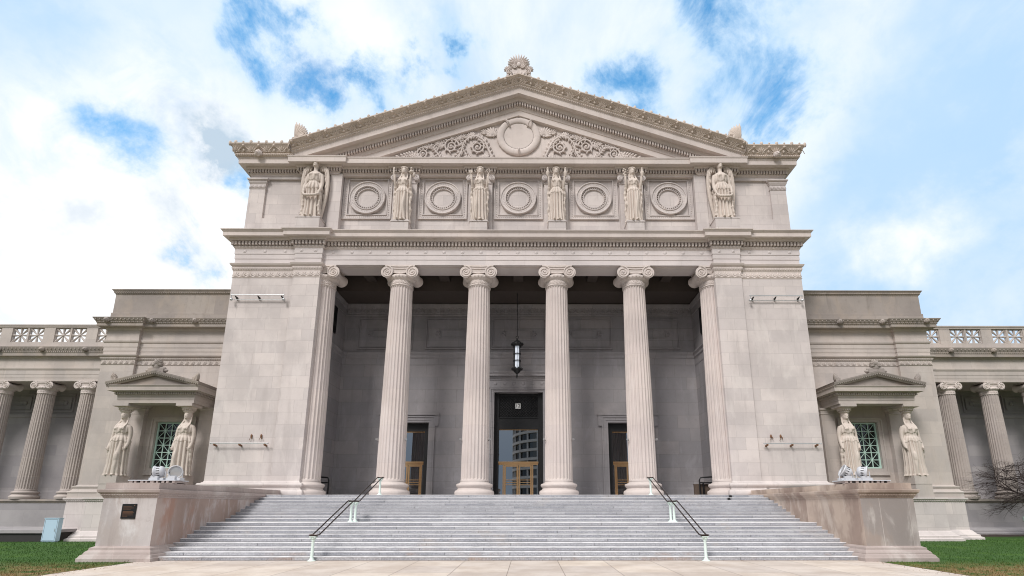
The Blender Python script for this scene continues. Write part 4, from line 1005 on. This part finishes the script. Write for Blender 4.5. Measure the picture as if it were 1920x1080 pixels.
# ------------------------------------------------------------------ statues
def smooth(a,b,t): t=max(0,min(1,(t-a)/(b-a))); return t*t*(3-2*t)
def interp(tab,t):
    for i in range(len(tab)-1):
        if t<=tab[i+1][0]:
            a,b=tab[i],tab[i+1]; u=(t-a[0])/(b[0]-a[0]+1e-9); u=u*u*(3-2*u)
            return [a[k]+(b[k]-a[k])*u for k in range(1,len(a))]
    return list(tab[-1][1:])
BODY=[(0,.165,.105),(.04,.15,.1),(.2,.135,.09),(.38,.13,.09),(.5,.128,.092),(.58,.118,.085),(.635,.098,.074),(.7,.11,.082),(.75,.112,.08),(.785,.118,.066),(.805,.095,.055),(.822,.05,.042),(.845,.036,.036),(.9,.036,.038)]
def figure(H,knee=0,seed=0,hems=(.52,.66),wide=1.0):
    mb=MB(); n=110; rows=[]; rn=random.Random(seed); ph=rn.uniform(0,6)
    for i in range(121):
        t=.9*i/120; rx,ry=interp(BODY,t); row=[]; rx*=wide
        for j in range(n):
            a=2*PI*j/n; x=cos(a); y=sin(a)   # front is -y
            pl=cos(15*a+ph+.7*sin(3*a)+1.2*t); pl=(1-2*(.5-.5*pl)**2.2)
            A=.19*smooth(.66,.5,t); 
            kneeF=0
            if knee:
                dx=x-knee*.35; kneeF=math.exp(-(dx*dx)/.06)*(1 if y<0 else 0)*math.exp(-((t-.27)/.17)**2)
                A*=1-.75*min(1,kneeF*1.3)
            A+=.06*smooth(.6,.68,t)*smooth(.80,.74,t)
            r=1+A*pl
            for q,hz in enumerate(hems):
                zz=hz+.014*abs(((a*6/PI+q*.5)%2)-1)*2-.012
                r+=.12*smooth(zz-.004,zz+.006,t)*smooth(zz+.16,zz+.02,t)
            r+=.03*math.exp(-((t-.645)/.008)**2)
            br=0
            if y<0: br=.028*(math.exp(-((x-.42)/.22)**2)+math.exp(-((x+.42)/.22)**2))*math.exp(-((t-.735)/.025)**2)
            row.append((H*(rx*x*r+ (knee*.0)),H*(ry*y*r-br-.05*kneeF),H*t))
        rows.append(row)
    mb.grid(rows,True,True)
    o=len(mb.v); mb.v+=rows[0]+rows[-1]; mb.f+=[tuple(range(o+n-1,o-1,-1)),tuple(range(o+n,o+2*n))]; mb.sm+=[False]*2
    # head and face
    h=H*1.16; zo=H*.872-h*.872; MM=MB(); body=mb; mb=MM
    mb.ell((0,-.004*h,.936*h),(.045*h,.054*h,.064*h),20,14)
    mb.ell((0,-.045*h,.905*h),(.018*h,.016*h,.014*h),10,6)
    mb.add([(-.009*h,-.054*h,.922*h),(.009*h,-.054*h,.922*h),(0,-.071*h,.922*h),(0,-.053*h,.948*h),(-.006*h,-.04*h,.948*h),(.006*h,-.04*h,.948*h)],[(0,2,3),(2,1,3),(0,1,2),(0,3,4),(1,5,3),(0,4,5,1),(3,5,4)])
    mb.ell((0,-.052*h,.913*h),(.012*h,.009*h,.004*h),8,5)
    for e in (-1,1):
        mb.ell((e*.019*h,-.049*h,.950*h),(.014*h,.008*h,.004*h),8,5)   # brow
        mb.ell((e*.017*h,-.046*h,.938*h),(.008*h,.006*h,.004*h),8,5)
        mb.ell((e*.043*h,0,.932*h),(.006*h,.012*h,.016*h),8,5)
        # wavy hair
        for k in range(6):
            a=.3+k*.42; mb.ell((e*.040*h*sin(a)+0,-.03*h*cos(a*.9)+.004*h,(.945+.048*cos(a*.8))*h),(.018*h,.02*h,.018*h),8,6)
    mb.ell((0,.02*h,.945*h),(.05*h,.05*h,.058*h),16,10)
    body.v_off=0
    for a_ in [0]:
        k_=len(body.v); body.v+=[(x,y,z+zo) for x,y,z in mb.v]; body.f+=[tuple(q+k_ for q in f) for f in mb.f]; body.sm+=mb.sm
    mb=body; h=H
    # feet
    for e in (-1,1): mb.ell((e*.05*h,-.105*h,.012*h),(.024*h,.05*h,.016*h),10,6)
    return mb
def arm(mb,H,pts,r0=.034,r1=.02,hand=True):
    q=curve([tuple(H*c for c in p) for p in pts],8)
    mb.tube(q,lambda t:H*(r0+(r1-r0)*t)*(1+.12*sin(PI*min(1,t*1.6))),12)
    if hand:
        e=Vector(q[-1]); d=(e-Vector(q[-4])).normalized(); sd=d.orthogonal().normalized(); mb.ell(tuple(e+d*.014*H),(.019*H,.014*H,.022*H),10,6)
        for k in range(4):
            b=e+d*.026*H+sd*(.0095*H*(k-1.5)); L=(.026,.031,.03,.023)[k]*H
            mb.tube([b,b+d*L*.6,b+d*L+d.cross(sd)*L*.3],.0052*H,6)
        b=e+d*.01*H+sd*.018*H; mb.tube([b,b+d*.012*H+sd*.01*H,b+d*.026*H+sd*.008*H],.006*H,6)
def locks(mb,H,n=2):
    for e in (-1,1):
        for k in range(n):
            x=.045+.014*k; mb.tube([(e*x*H,.01*H,.93*H),(e*(x+.008)*H,.0*H,.87*H),(e*(x+.022)*H,-.03*H,.815*H),(e*(x+.022)*H,-.075*H,.765*H),(e*(x+.02)*H,-.09*H,.72*H)],lambda t:H*(.011-.003*t)*(1+.12*sin(t*50)),8)
def finish(mb,name,H,m='statue',vox=.0055):
    o=mb.build(name,m); md=o.modifiers.new('remesh','REMESH'); md.mode='VOXEL'; md.voxel_size=H*vox; md.use_smooth_shade=True
    bpy.context.view_layer.update()
    me=bpy.data.meshes.new_from_object(o.evaluated_get(bpy.context.evaluated_depsgraph_get())); o.modifiers.clear(); o.data=me; return o
def statue_root(name,loc,label,cat,group,ped=None):
    r=empty(name,loc); tag(r,label,cat,group); return r
# angels
HA=4.45
def angel_body():
    mb=figure(HA,0,1,(.48,.64),1.02)
    for e in (-1,1): arm(mb,HA,[(e*.108,0,.775),(e*.130,-.005,.70),(e*.143,-.02,.60),(e*.150,-.06,.50),(e*.135,-.09,.42)],.036,.02)
    mb.tube(curve([(e*HA,y*HA,z*HA) for e,y,z in ((-.14,-.09,.40),(-.09,-.125,.35),(0,-.14,.335),(.09,-.125,.35),(.14,-.09,.40))],8),lambda t:HA*.02*(1+.15*sin(t*70)),10)
    for e in (-1,1): mb.tube(curve([(e*.13*HA,-.08*HA,.46*HA),(e*.15*HA,-.06*HA,.35*HA),(e*.14*HA,-.06*HA,.2*HA),(e*.16*HA,-.05*HA,.05*HA)],6),lambda t:HA*.022*(1+.2*sin(t*40)),8)
    return mb
def wings():
    mb=MB()
    for e in (-1,1):
        out=[(.06,.80),(.08,.90),(.12,.95),(.175,.935),(.222,.87),(.245,.75),(.25,.6),(.24,.45),(.215,.28),(.185,.12),(.165,.01)]
        inn=[(.04,.78),(.06,.84),(.10,.87),(.13,.84),(.145,.76),(.15,.66),(.15,.54),(.145,.4),(.135,.26),(.13,.12),(.125,.01)]
        rows=[]
        for (ox,oz),(ix,iz) in zip(out,inn):
            rows.append([(e*HA*(ix+(ox-ix)*u),HA*(.05-.05*u-.02*sin(PI*u)+.004*cos(u*28)),HA*(iz+(oz-iz)*u)) for u in [k/14 for k in range(15)]]+[(e*HA*(ix+(ox-ix)*u),HA*(.09-.05*u),HA*(iz+(oz-iz)*u)) for u in (1,.5,0)])
        mb.grid(rows,True,True)
        for k in range(12):
            a=Vector(rows[2+k//2][3+k%5]); mb.ell(tuple(a+Vector((0,-.004*HA,0))),(.017*HA,.008*HA,.045*HA),6,5)
    return mb
ab=None
for s in (-1,1):
    r=statue_root('angel_statue',(s*14.02,30.62,21.0),'winged pale stone figure holding a garland, at the '+('left' if s<0 else 'right')+' end of the attic','statue','winged attic statues')
    if ab is None:
        ab=finish(angel_body(),'angel_statue_body',HA); ab.name='figure'; ab.parent=r; ab.scale.x=.86; w=wings().build('wings','statue',r); w.scale.x=.86
        mb=MB(); mb.box(-.80,.80,-.5,.43,-.85,-.09); mb.box(-.84,.84,-.53,.425,-.09,-.03); mb.box(-.76,.76,-.46,.42,-.03,0); p=mb.build('pedestal','wall',r)
        src=(ab,w,p)
    else:
        for q in src: c=q.copy(); COL.objects.link(c); c.parent=r
# goddesses
HG=4.15
def goddess(i):
    mb=figure(HG,(1,-1,0,1)[i],10+i,((.52,.66),(.56,.68),(.5,.63),(.55,.67))[i],1.0); locks(mb,HG,2)
    for e in (-1,1):
        arm(mb,HG,[(e*.105,0,.775),(e*.130,.0,.70),(e*.142,-.03,.63),(e*.155,-.075,.70),(e*.16,-.09,.79)],.034,.02)
        mb.tube(curve([(e*.145*HG,-.03*HG,.63*HG),(e*.165*HG,-.0*HG,.5*HG),(e*.15*HG,-.02*HG,.36*HG),(e*.165*HG,0,.2*HG),(e*.14*HG,0,.08*HG)],6),lambda t:HG*(.032-.012*t)*(1+.22*sin(t*38)),8)
    return mb
gl=('crowned pale stone woman raising a torch, leftmost of the four between the ring panels','crowned pale stone woman with a ringed staff, just left of the centre ring panel','crowned pale stone woman with two vessels, just right of the centre ring panel','crowned pale stone woman with a flowering branch, rightmost of the four between the ring panels')
for i,x in enumerate((-7.92,-2.64,2.64,7.92)):
    r=statue_root('goddess_statue',(x,30.72,20.86),gl[i],'statue','attic statues of robed women')
    b_=finish(goddess(i),'figure',HG); b_.parent=r; b_.scale.x=.82
    mb=MB()
    mb.lathe([(.052*HG,.985*HG),(.058*HG,.995*HG),(.054*HG,1.012*HG)],20,cap=True)
    for k in range(9): a=PI*(k/8)+PI; mb.ell((.058*HG*cos(a),.055*HG*sin(a),1.005*HG),(.009*HG,.009*HG,.014*HG),6,5); 
    for k in range(7): a=PI*k/6; mb.ell((.078*HG*cos(a),.02,(.955+.07*sin(a))*HG),(.012*HG,.012*HG,.012*HG),6,5); mb.tube([(.04*HG*cos(a),.02,(.95+.035*sin(a))*HG),(.078*HG*cos(a),.02,(.955+.07*sin(a))*HG)],.006*HG,5)
    mb.build('crown','statue',r)
    mb=MB(); lx,ly=.17*HG,-.1*HG
    for e in (-1,1):
        mb=MB(); kind=(('torch','bird'),('flower','ring'),('vase','vase'),('branch','vase'))[i][0 if e<0 else 1]; X=e*lx*.86
        if kind=='torch': mb.lathe([(.02,.76*HG),(.04,.84*HG),(.09,.89*HG),(.09,.9*HG),(.02,.9*HG)],10,(X,ly)); mb.ell((X,ly,.93*HG),(.07,.07,.15),8,6)
        if kind=='bird': mb.ell((X,ly,.87*HG),(.15,.2,.14),8,6); mb.ell((X,ly-.1,.92*HG),(.08,.09,.08),8,5); mb.ell((X+.15,ly+.05,.83*HG),(.1,.12,.2),8,5)
        if kind=='flower':
            for k in range(6): a=k*1.05; mb.ell((X+.08*cos(a),ly,.88*HG+.08*sin(a)),(.08,.07,.08),6,5)
            mb.tube([(X,ly,.74*HG),(X,ly,.87*HG)],.03,6)
        if kind=='ring': mb.tube([(X+.11*cos(t*PI/8),ly,.9*HG+.14*sin(t*PI/8)) for t in range(17)],.03,6); mb.tube([(X,ly,.66*HG),(X,ly,.87*HG)],.03,6)
        if kind=='vase': mb.lathe([(.05,.8*HG),(.12,.85*HG),(.13,.88*HG),(.06,.91*HG),(.09,.935*HG)],12,(X,ly)); mb.ell((X,ly,.95*HG),(.07,.07,.07),8,5)
        if kind=='branch':
            mb.tube([(X,ly,.72*HG),(X-.03,ly,.93*HG)],.025,6)
            for k in range(7): mb.ell((X+.09*cos(k*2.4),ly+.03*sin(k),(.83+.018*k)*HG),(.06,.05,.06),6,4)
        mb.build('held_'+kind,'statue',r)
    mb=MB(); mb.box(-.58,.58,-.42,.45,-.74,-.14); mb.box(-.62,.62,-.46,.48,-.14,-.07); mb.box(-.58,.58,-.42,.44,-.07,0); mb.build('pedestal','wall',r)
# caryatids
HC=4.1
def cary(knee):
    mb=figure(HC,knee,3 if knee>0 else 4,(.53,.665),1.05); locks(mb,HC,2)
    for e in (-1,1): arm(mb,HC,[(e*.11,0,.775),(e*.138,.005,.70),(e*.150,.0,.60),(e*.155,-.035,.48),(e*.15,-.055,.44)],.036,.021)
    e=-knee; mb.tube(curve([(e*.15*HC,-.05*HC,.45*HC),(e*.16*HC,-.02*HC,.33*HC),(e*.15*HC,0,.15*HC),(e*.14*HC,0,.03*HC)],6),lambda t:HC*.025*(1+.15*sin(t*40)),8)
    mb.ell((knee*.055*HC,-.10*HC,.29*HC),(.04*HC,.035*HC,.09*HC),12,8)
    mb.tube([(knee*.055*HC,-.09*HC,.3*HC),(knee*.062*HC,-.105*HC,.15*HC),(knee*.062*HC,-.10*HC,.02*HC)],lambda t:HC*(.034-.012*t),10)
    return mb
first={}
for s in (-1,1):
    for x,pos in ((25.65,'outer'),(21.55,'inner')):
        side='left' if s<0 else 'right'
        knee=-s if False else (1 if (s<0)==(pos=='outer') else -1)
        SX=.88
        r=statue_root('caryatid_statue',(s*x,32.45,3.97),f'draped stone woman carrying the {side} side porch on her head, {pos} one'+(' beside the wing' if pos=='outer' else ' nearer the stairs'),'statue','porch caryatids')
        if knee not in first:
            b_=finish(cary(knee),'figure',HC); b_.parent=r; b_.scale.x=.88
            mb=MB(); mb.lathe([(.05*HC,.985*HC),(.06*HC,1.0*HC),(.075*HC,1.01*HC),(.075*HC,1.02*HC),(.068*HC,1.025*HC),(.09*HC,1.05*HC),(.105*HC,1.065*HC),(.105*HC,1.08*HC)],32)
            for k in range(20): a=2*PI*k/20; mb.ell((.088*HC*cos(a),.088*HC*sin(a),1.045*HC),(.05,.05,.07),6,5)
            mb.box(-.12*HC,.12*HC,-.115*HC,.115*HC,1.08*HC,8.418-3.97); c=mb.build('head_capital','statue',r)
            first[knee]=(b_,c)
        else:
            for q in first[knee]: c=q.copy(); COL.objects.link(c); c.parent=r
# ------------------------------------------------------------------ small fixtures on the piers
for s in (-1,1):
    side='left' if s<0 else 'right'
    x0,x1=sorted((s*15.22,s*18.72))
    mb=MB(); 
    for (y,z,r) in ((30.62,15.56,.035),(30.80,15.30,.02)): mb.tube([(x0,y,z),(x1,y,z)],r,8)
    for x in (x0+.05,x1-.05): mb.ell((x,30.66,15.26),(.09,.09,.1),10,6); mb.tube([(x,30.62,15.56),(x,30.66,15.26)],.02,6); mb.tube([(x,30.62,15.5),(x,30.62,15.78)],.012,5)
    o=mb.build('light_bar','steel'); tag(o,'upper double metal light bar with ball ends on the '+side+' pier','light bar','metal bars on the piers')
    mb=MB()
    for t in (.08,.5,.94): x=x0+(x1-x0)*t; mb.add([(x-.03,30.95,15.5),(x+.03,30.95,15.5),(x+.03,30.62,15.5),(x-.03,30.62,15.5),(x-.03,30.95,15.3),(x+.03,30.95,15.3)],[(0,1,2,3),(0,1,5,4),(3,2,5,4),(0,3,4),(1,2,5)])
    mb.build('bracket','black',o)
    mb=MB(); mb.tube([(x0,30.68,5.84),(x1-.02,30.68,5.84)],.032,8)
    for x in (x0,x1): mb.ell((x,30.68,5.84),(.05,.05,.05),8,5)
    o=mb.build('light_bar','steel'); tag(o,'lower single metal bar with rusty brackets on the '+side+' pier','light bar','metal bars on the piers')
    mb=MB()
    for t in (.06,.5,.94): x=x0+(x1-x0)*t; mb.pbox((x-.045,30.66,5.72),(.09,0,0),(0,.29,-.05),(0,0,.09))
    mb.build('bracket','rust',o)
    for k,x in enumerate((15.8,16.4)):
        mb=MB(); mb.ell((s*x,30.9,6.32),(.06,.06,.12),8,6); mb.tube([(s*x,30.88,6.35),(s*x+.05,30.8,6.22),(s*x+.08,30.85,6.12)],.022,6); mb.tube([(s*x,30.9,6.3),(s*x-.06,30.84,6.12),(s*x-.1,30.88,6.05)],.014,5)
        tag(mb.build('iron_hook','rust'),('inner' if k==0 else 'outer')+' rusty iron hook on the '+side+' pier above the lower bar','hook','rusty hooks on the piers')
# column spotlights
for i,x in enumerate((-7.92,-2.64,2.64,7.92)):
    for e in (-1,1):
        mb=MB(); X=x+e*.86; mb.ell((X+e*.05,31.6,6.2),(.07,.09,.07),10,6); mb.tube([(X-e*.05,31.7,6.14),(X+e*.06,31.62,6.16)],.03,6); mb.tube([(X+e*.04,31.5,6.2),(X+e*.1,31.44,6.2)],.06,8)
        tag(mb.build('spotlight','steel'),'small white spotlight on the '+('left' if e<0 else 'right')+' side of '+('the leftmost free column','the column left of the centre door','the column right of the centre door','the rightmost free column')[i],'spotlight','spotlights strapped to the columns')
# step sockets
for (x,k) in ((12.0,17),(11.75,16)):
    y=d1+(k)*T+L_; mb=MB(); mb.box(x-.07,x+.07,y-.06,y+.02,k*.15+.0,k*.15+.13); mb.box(x-.05,x+.05,y-.07,y-.055,k*.15+.02,k*.15+.11)
    tag(mb.build('cable_box','black'),'small black box on the top steps near the right pier, '+('upper' if k==17 else 'lower')+' one','box','cable boxes on the steps')
# black rack and cardboard beside engaged columns
for s in (-1,1):
    mb=MB(); X=s*(12.75 if s<0 else 12.35); Y=33.6
    fr_=[(X-.3,Y,Zf),(X-.3,Y,3.75),(X-.22,Y,3.93),(X+.55,Y,3.98),(X+.62,Y,3.8),(X+.62,Y,Zf)]
    if s>0: pass
    else: fr_=[(2*X-a,b,c) for a,b,c in fr_]
    mb.tube(fr_,.05,8)
    a,b_=fr_[1][0],fr_[4][0]; mb.box(min(a,b_),max(a,b_),Y-.04,Y+.04,3.55,3.64); mb.box(min(a,b_)+.2,min(a,b_)+.28,Y-.05,Y+.05,Zf,3.6); mb.box(min(a,b_)-.05,max(a,b_)+.05,Y-.25,Y+.25,Zf,Zf+.07)
    tag(mb.build('wheelchair_ramp_rail' if False else 'metal_stand','black'),'black metal stand half hidden behind the '+('left' if s<0 else 'right')+' engaged column','stand','black stands inside the portico')
mb=MB(); mb.box(11.75,12.9,33.75,33.95,Zf+.12,3.5); mb.box(11.73,12.92,33.74,33.96,3.45,3.52); tag(mb.build('cardboard_panel','box'),'brown panel leaning behind the black stand at right','panel')
# blue box, curb
mb=MB(); mb.box(-28.15,-27.32,31.0,31.3,.05,1.36); mb.box(-28.18,-27.29,30.98,31.32,1.36,1.40); mb.box(-28.1,-27.37,31.04,31.28,0,.05)
uc=mb.build('utility_cabinet','blue'); tag(uc,'light blue metal cabinet on the lawn by the left wing','cabinet')
mb=MB(); mb.box(-27.46,-27.43,30.985,31.0,.62,.78); mb.build('handle','steel',uc)
mb=MB()
for (a,b_,c,d) in ((-28.10,-28.092,.1,1.31),(-27.378,-27.37,.1,1.31),(-28.092,-27.378,.1,.108),(-28.092,-27.378,1.302,1.31)): mb.box(a,b_,30.994,31.0,c,d)
mb.build('door_seam','dark',uc)
mb=MB(); mb.box(-46,-28.35,31.35,36.5,-.02,.5); o=mb.build('areaway_curb','dark'); tag(o,'low dark areaway wall with a pale stone top at the far left','low wall')
mb=MB(); mb.box(-46.1,-28.25,31.25,36.6,.5,.68); mb.build('coping','wing',o)
# ------------------------------------------------------------------ bare tree
def tree(base,label):
    root=empty('bare_tree',base); tag(root,label,'tree')
    rn=random.Random(11); tr=MB(); tw=MB()
    def br(mb_,p,d,L,r,lv):
        pts=[p]; q=Vector(p); dd=Vector(d)
        ns=4 if lv<3 else 3
        for k in range(ns):
            dd=(dd+Vector((rn.uniform(-.22,.22),rn.uniform(-.22,.22),rn.uniform(-.14,.12)-(0.05 if lv>2 else 0)))).normalized(); q=q+dd*(L/ns); pts.append(tuple(q))
        mb_.tube(pts,lambda t:r*(1-.42*t),6 if lv<2 else (4 if lv<4 else 3),sm=lv<3)
        if lv>=6: return
        for k in range((3,3,4,4,3,3)[lv]):
            t=(.45+.55*rn.random()) if lv>0 else 1.0; i=min(len(pts)-1,max(1,round(t*(len(pts)-1)))); 
            ax=dd.orthogonal().normalized(); ax.rotate(__import__('mathutils').Quaternion(dd,rn.uniform(0,6.28)))
            sp=rn.uniform(.45,.95); nd=(dd*cos(sp)+ax*sin(sp)); nd.z*= .5 if lv>0 else .8; nd.z+=.05; nd.normalize()
            br(tw if lv>=1 else tr,pts[i],nd,L*rn.uniform(.62,.85),r*(.62 if lv<2 else .55),lv+1)
    for k in range(5):
        a=k*1.256+.3; br(tr,(0.08*cos(a),.08*sin(a),0),Vector((.42*cos(a),.42*sin(a),1)).normalized(),2.45,.12,0)
    tr.build('trunk','bark',root); tw.build('crown','bark',root)
tree((37.3,36.2,0),'low spreading leafless tree in front of the right wing')
# tower across the street (seen mirrored in the centre door)
mb=MB(); n=24
def arc(r,z,k0=0,k1=n): return [(12+cos(PI*.02+PI*.96*k/n)*r*.64,-118+sin(PI*.02+PI*.96*k/n)*r*.75,z) for k in range(k0,k1+1)]
mb.grid([arc(26.3,0),arc(26.3,92)]); TW=mb.build('apartment_tower','glass'); tag(TW,'curved pale banded tower across the street, mirrored in the centre door glass','tower')
mb=MB()
for f_ in range(29):
    z=2+f_*3.15; mb.grid([arc(26.4,z),arc(27.4,z),arc(27.4,z+.9),arc(26.4,z+.9)])
mb.build('balcony_bands',M['frieze'],TW)
mb=MB()
for k in range(0,n+1,2):
    a=PI*.02+PI*.96*k/n; mb.box(12+cos(a)*17.15-.3,12+cos(a)*17.15+.3,-118+sin(a)*20.2-.3,-118+sin(a)*20.2+.3,0,92)
mb.build('piers',M['frieze'],TW)
# ------------------------------------------------------------------ camera
cam=bpy.data.cameras.new('camera'); co=bpy.data.objects.new('camera',cam); COL.objects.link(co); scn.camera=co
cam.sensor_width=36; cam.lens=940/1920*36; cam.shift_x=(960-996)/1920; cam.shift_y=(738.7-540)/1920; cam.clip_end=5000; cam.clip_start=.1
co.location=(.765,0,2.076); co.rotation_euler=(PI/2+.2204,0,-.0044)
# ------------------------------------------------------------------ sky
SUN_EL,SUN_AZ=math.radians(45),math.radians(210)   # azimuth clockwise from +Y: soft light from the front left
W=bpy.data.worlds.new('World'); scn.world=W; W.use_nodes=True; nt=W.node_tree; bg=nt.nodes['Background']
sky=nt.nodes.new('ShaderNodeTexSky'); sky.sky_type='NISHITA'; sky.sun_disc=False; sky.sun_elevation=SUN_EL; sky.sun_rotation=SUN_AZ; sky.air_density=1.2; sky.dust_density=.4; sky.ozone_density=2.0
tc=nt.nodes.new('ShaderNodeTexCoord'); Dv=tc.outputs['Generated']
def ray(u,v):
    a=(u-996)/940; b=-(v-738.7)/940; cp,sp=cos(.2204),sin(.2204); ry=cp-b*sp; rz=sp+b*cp; return Vector((a,ry,rz)).normalized()
def nz(scale,det,rough,vec,dist=0):
    n=nt.nodes.new('ShaderNodeTexNoise'); n.inputs['Scale'].default_value=scale; n.inputs['Detail'].default_value=det; n.inputs['Roughness'].default_value=rough; n.inputs['Distortion'].default_value=dist; nt.links.new(vec,n.inputs['Vector']); return n
def warp(scale,amt):
    wn=nz(scale,6,.6,Dv)
    sb=nt.nodes.new('ShaderNodeVectorMath'); sb.operation='SUBTRACT'; nt.links.new(wn.outputs['Color'],sb.inputs[0]); sb.inputs[1].default_value=(.5,.5,.5)
    sc=nt.nodes.new('ShaderNodeVectorMath'); sc.operation='SCALE'; nt.links.new(sb.outputs[0],sc.inputs[0]); sc.inputs['Scale'].default_value=amt
    ad=nt.nodes.new('ShaderNodeVectorMath'); ad.operation='ADD'; nt.links.new(Dv,ad.inputs[0]); nt.links.new(sc.outputs[0],ad.inputs[1]); return ad.outputs[0]
Wv=warp(7,.22)
def blobs(lst,vec):
    tot=None
    for (u,v,r,a) in lst:
        n=nt.nodes.new('ShaderNodeVectorMath'); n.operation='DISTANCE'; nt.links.new(vec,n.inputs[0]); n.inputs[1].default_value=ray(u,v)
        q=ramp(nt,n.outputs['Value'],r/940*.0,r/940*1.55,a,0)
        tot=q if tot is None else math_(nt,'ADD',tot,q)
    return tot
blue=blobs([(462,60,60,.95),(445,30,40,.4),(590,105,42,.6),(625,130,42,.65),(665,155,45,.7),(705,180,42,.65),(690,215,40,.3),(855,45,50,.45),(835,95,30,.85),(805,125,32,.75),(770,160,36,.6),(780,15,60,.35),(870,85,30,.5),(245,262,50,.55),(180,250,45,.35),(362,468,30,.8),(450,362,38,.8),(1440,190,75,.8),(1490,175,55,.6),(1400,150,55,.4),(1390,0,80,1.0),(1310,2,60,.5),(1180,180,60,.85),(1120,160,55,.5),(1240,190,40,.4),(640,190,50,.3),(540,80,60,.3)],Wv)
pale=blobs([(0,130,260,.7),(60,330,200,.55),(180,30,180,.45),(0,430,130,.5),(250,250,120,.35),(1850,130,240,.5),(1880,400,260,.6),(1600,480,180,.55),(1680,280,120,.3),(1620,40,150,.3),(1350,80,160,.35),(1250,160,160,.35),(1560,330,110,.35),(640,170,140,.4),(480,90,150,.4),(1800,560,150,.4),(1120,60,130,.25),(850,60,120,.4)],Wv)
grey=blobs([(385,262,50,.6),(420,295,45,.6),(340,300,50,.25),(365,468,40,.6),(310,383,34,.4),(130,395,26,.3)],Wv)
white=blobs([(1700,455,60,.8),(1450,300,90,.5),(1560,130,110,.5),(600,40,120,.6),(740,80,60,.6),(120,520,280,.8),(260,440,180,.6),(560,330,120,.5),(1150,90,90,.4),(330,170,100,.4)],Wv)
nf=nz(3.4,9,.62,Dv,.3).outputs['Fac']; nh=nz(11,8,.62,Dv,.5).outputs['Fac']
nm=nz(5.5,10,.68,Dv,.45).outputs['Fac']
cloud=mix(nt,ramp(nt,nf,.36,.62),(.55,.68,.82),(.83,.87,.90))
cloud=mix(nt,ramp(nt,nh,.4,.68,0,.45),cloud,(.62,.74,.86))
cloud=mix(nt,math_(nt,'MINIMUM',math_(nt,'MULTIPLY',pale,ramp(nt,nf,.3,.6,1.1,.55)),.9),cloud,(.42,.62,.87))
cloud=mix(nt,math_(nt,'MINIMUM',math_(nt,'MULTIPLY',white,ramp(nt,nh,.3,.6,.6,1.1)),.92),cloud,(.94,.94,.94))
gm=math_(nt,'MULTIPLY',grey,ramp(nt,nm,.38,.62,.1,1.3))
cloud=mix(nt,math_(nt,'MINIMUM',gm,.8),cloud,(.37,.50,.63))
skc=mix(nt,1.,sky.outputs[0],(.05,.18,.225),'MULTIPLY')
halo=math_(nt,'MULTIPLY',ramp(nt,blue,0,1.1,0,.75),ramp(nt,nm,.35,.6,.35,1.1))
cloud=mix(nt,halo,cloud,(.36,.62,.88))
bsum=math_(nt,'ADD',blue,math_(nt,'MULTIPLY',math_(nt,'SUBTRACT',nm,.5),4.0))
bm=math_(nt,'MULTIPLY',ramp(nt,bsum,.25,1.7,0,.95),ramp(nt,blue,.0,.9))
front=mix(nt,bm,cloud,skc)
# sky behind the camera, shaped to brighten the facade, kept dark near the horizon
sp_=nt.nodes.new('ShaderNodeSeparateXYZ'); nt.links.new(Dv,sp_.inputs[0])
back=ramp(nt,sp_.outputs[1],-.25,.1,1,0)
hi=ramp(nt,sp_.outputs[2],.05,.75,0,1)
allc=mix(nt,back,front,mix(nt,hi,(.30,.34,.40),(1.2,1.2,1.22)))
fin=mix(nt,1.,allc,(10,10,10),'MULTIPLY')
nt.links.new(fin,bg.inputs['Color']); bg.inputs['Strength'].default_value=.1
sl=bpy.data.lights.new('sun','SUN'); sl.energy=2.3; sl.angle=math.radians(16); sl.color=(1,.965,.935); so=bpy.data.objects.new('sun',sl); COL.objects.link(so)
dirv=Vector((sin(SUN_AZ)*cos(SUN_EL),cos(SUN_AZ)*cos(SUN_EL),sin(SUN_EL))); so.rotation_euler=dirv.to_track_quat('Z','Y').to_euler()
so.location=(-20,-30,60)
scn.view_settings.view_transform='Standard'; scn.view_settings.look='None'; scn.view_settings.exposure=.26; scn.view_settings.gamma=1
scn.render.engine='CYCLES'
scn.cycles.pixel_filter_type='BLACKMAN_HARRIS'; scn.cycles.filter_width=1.05
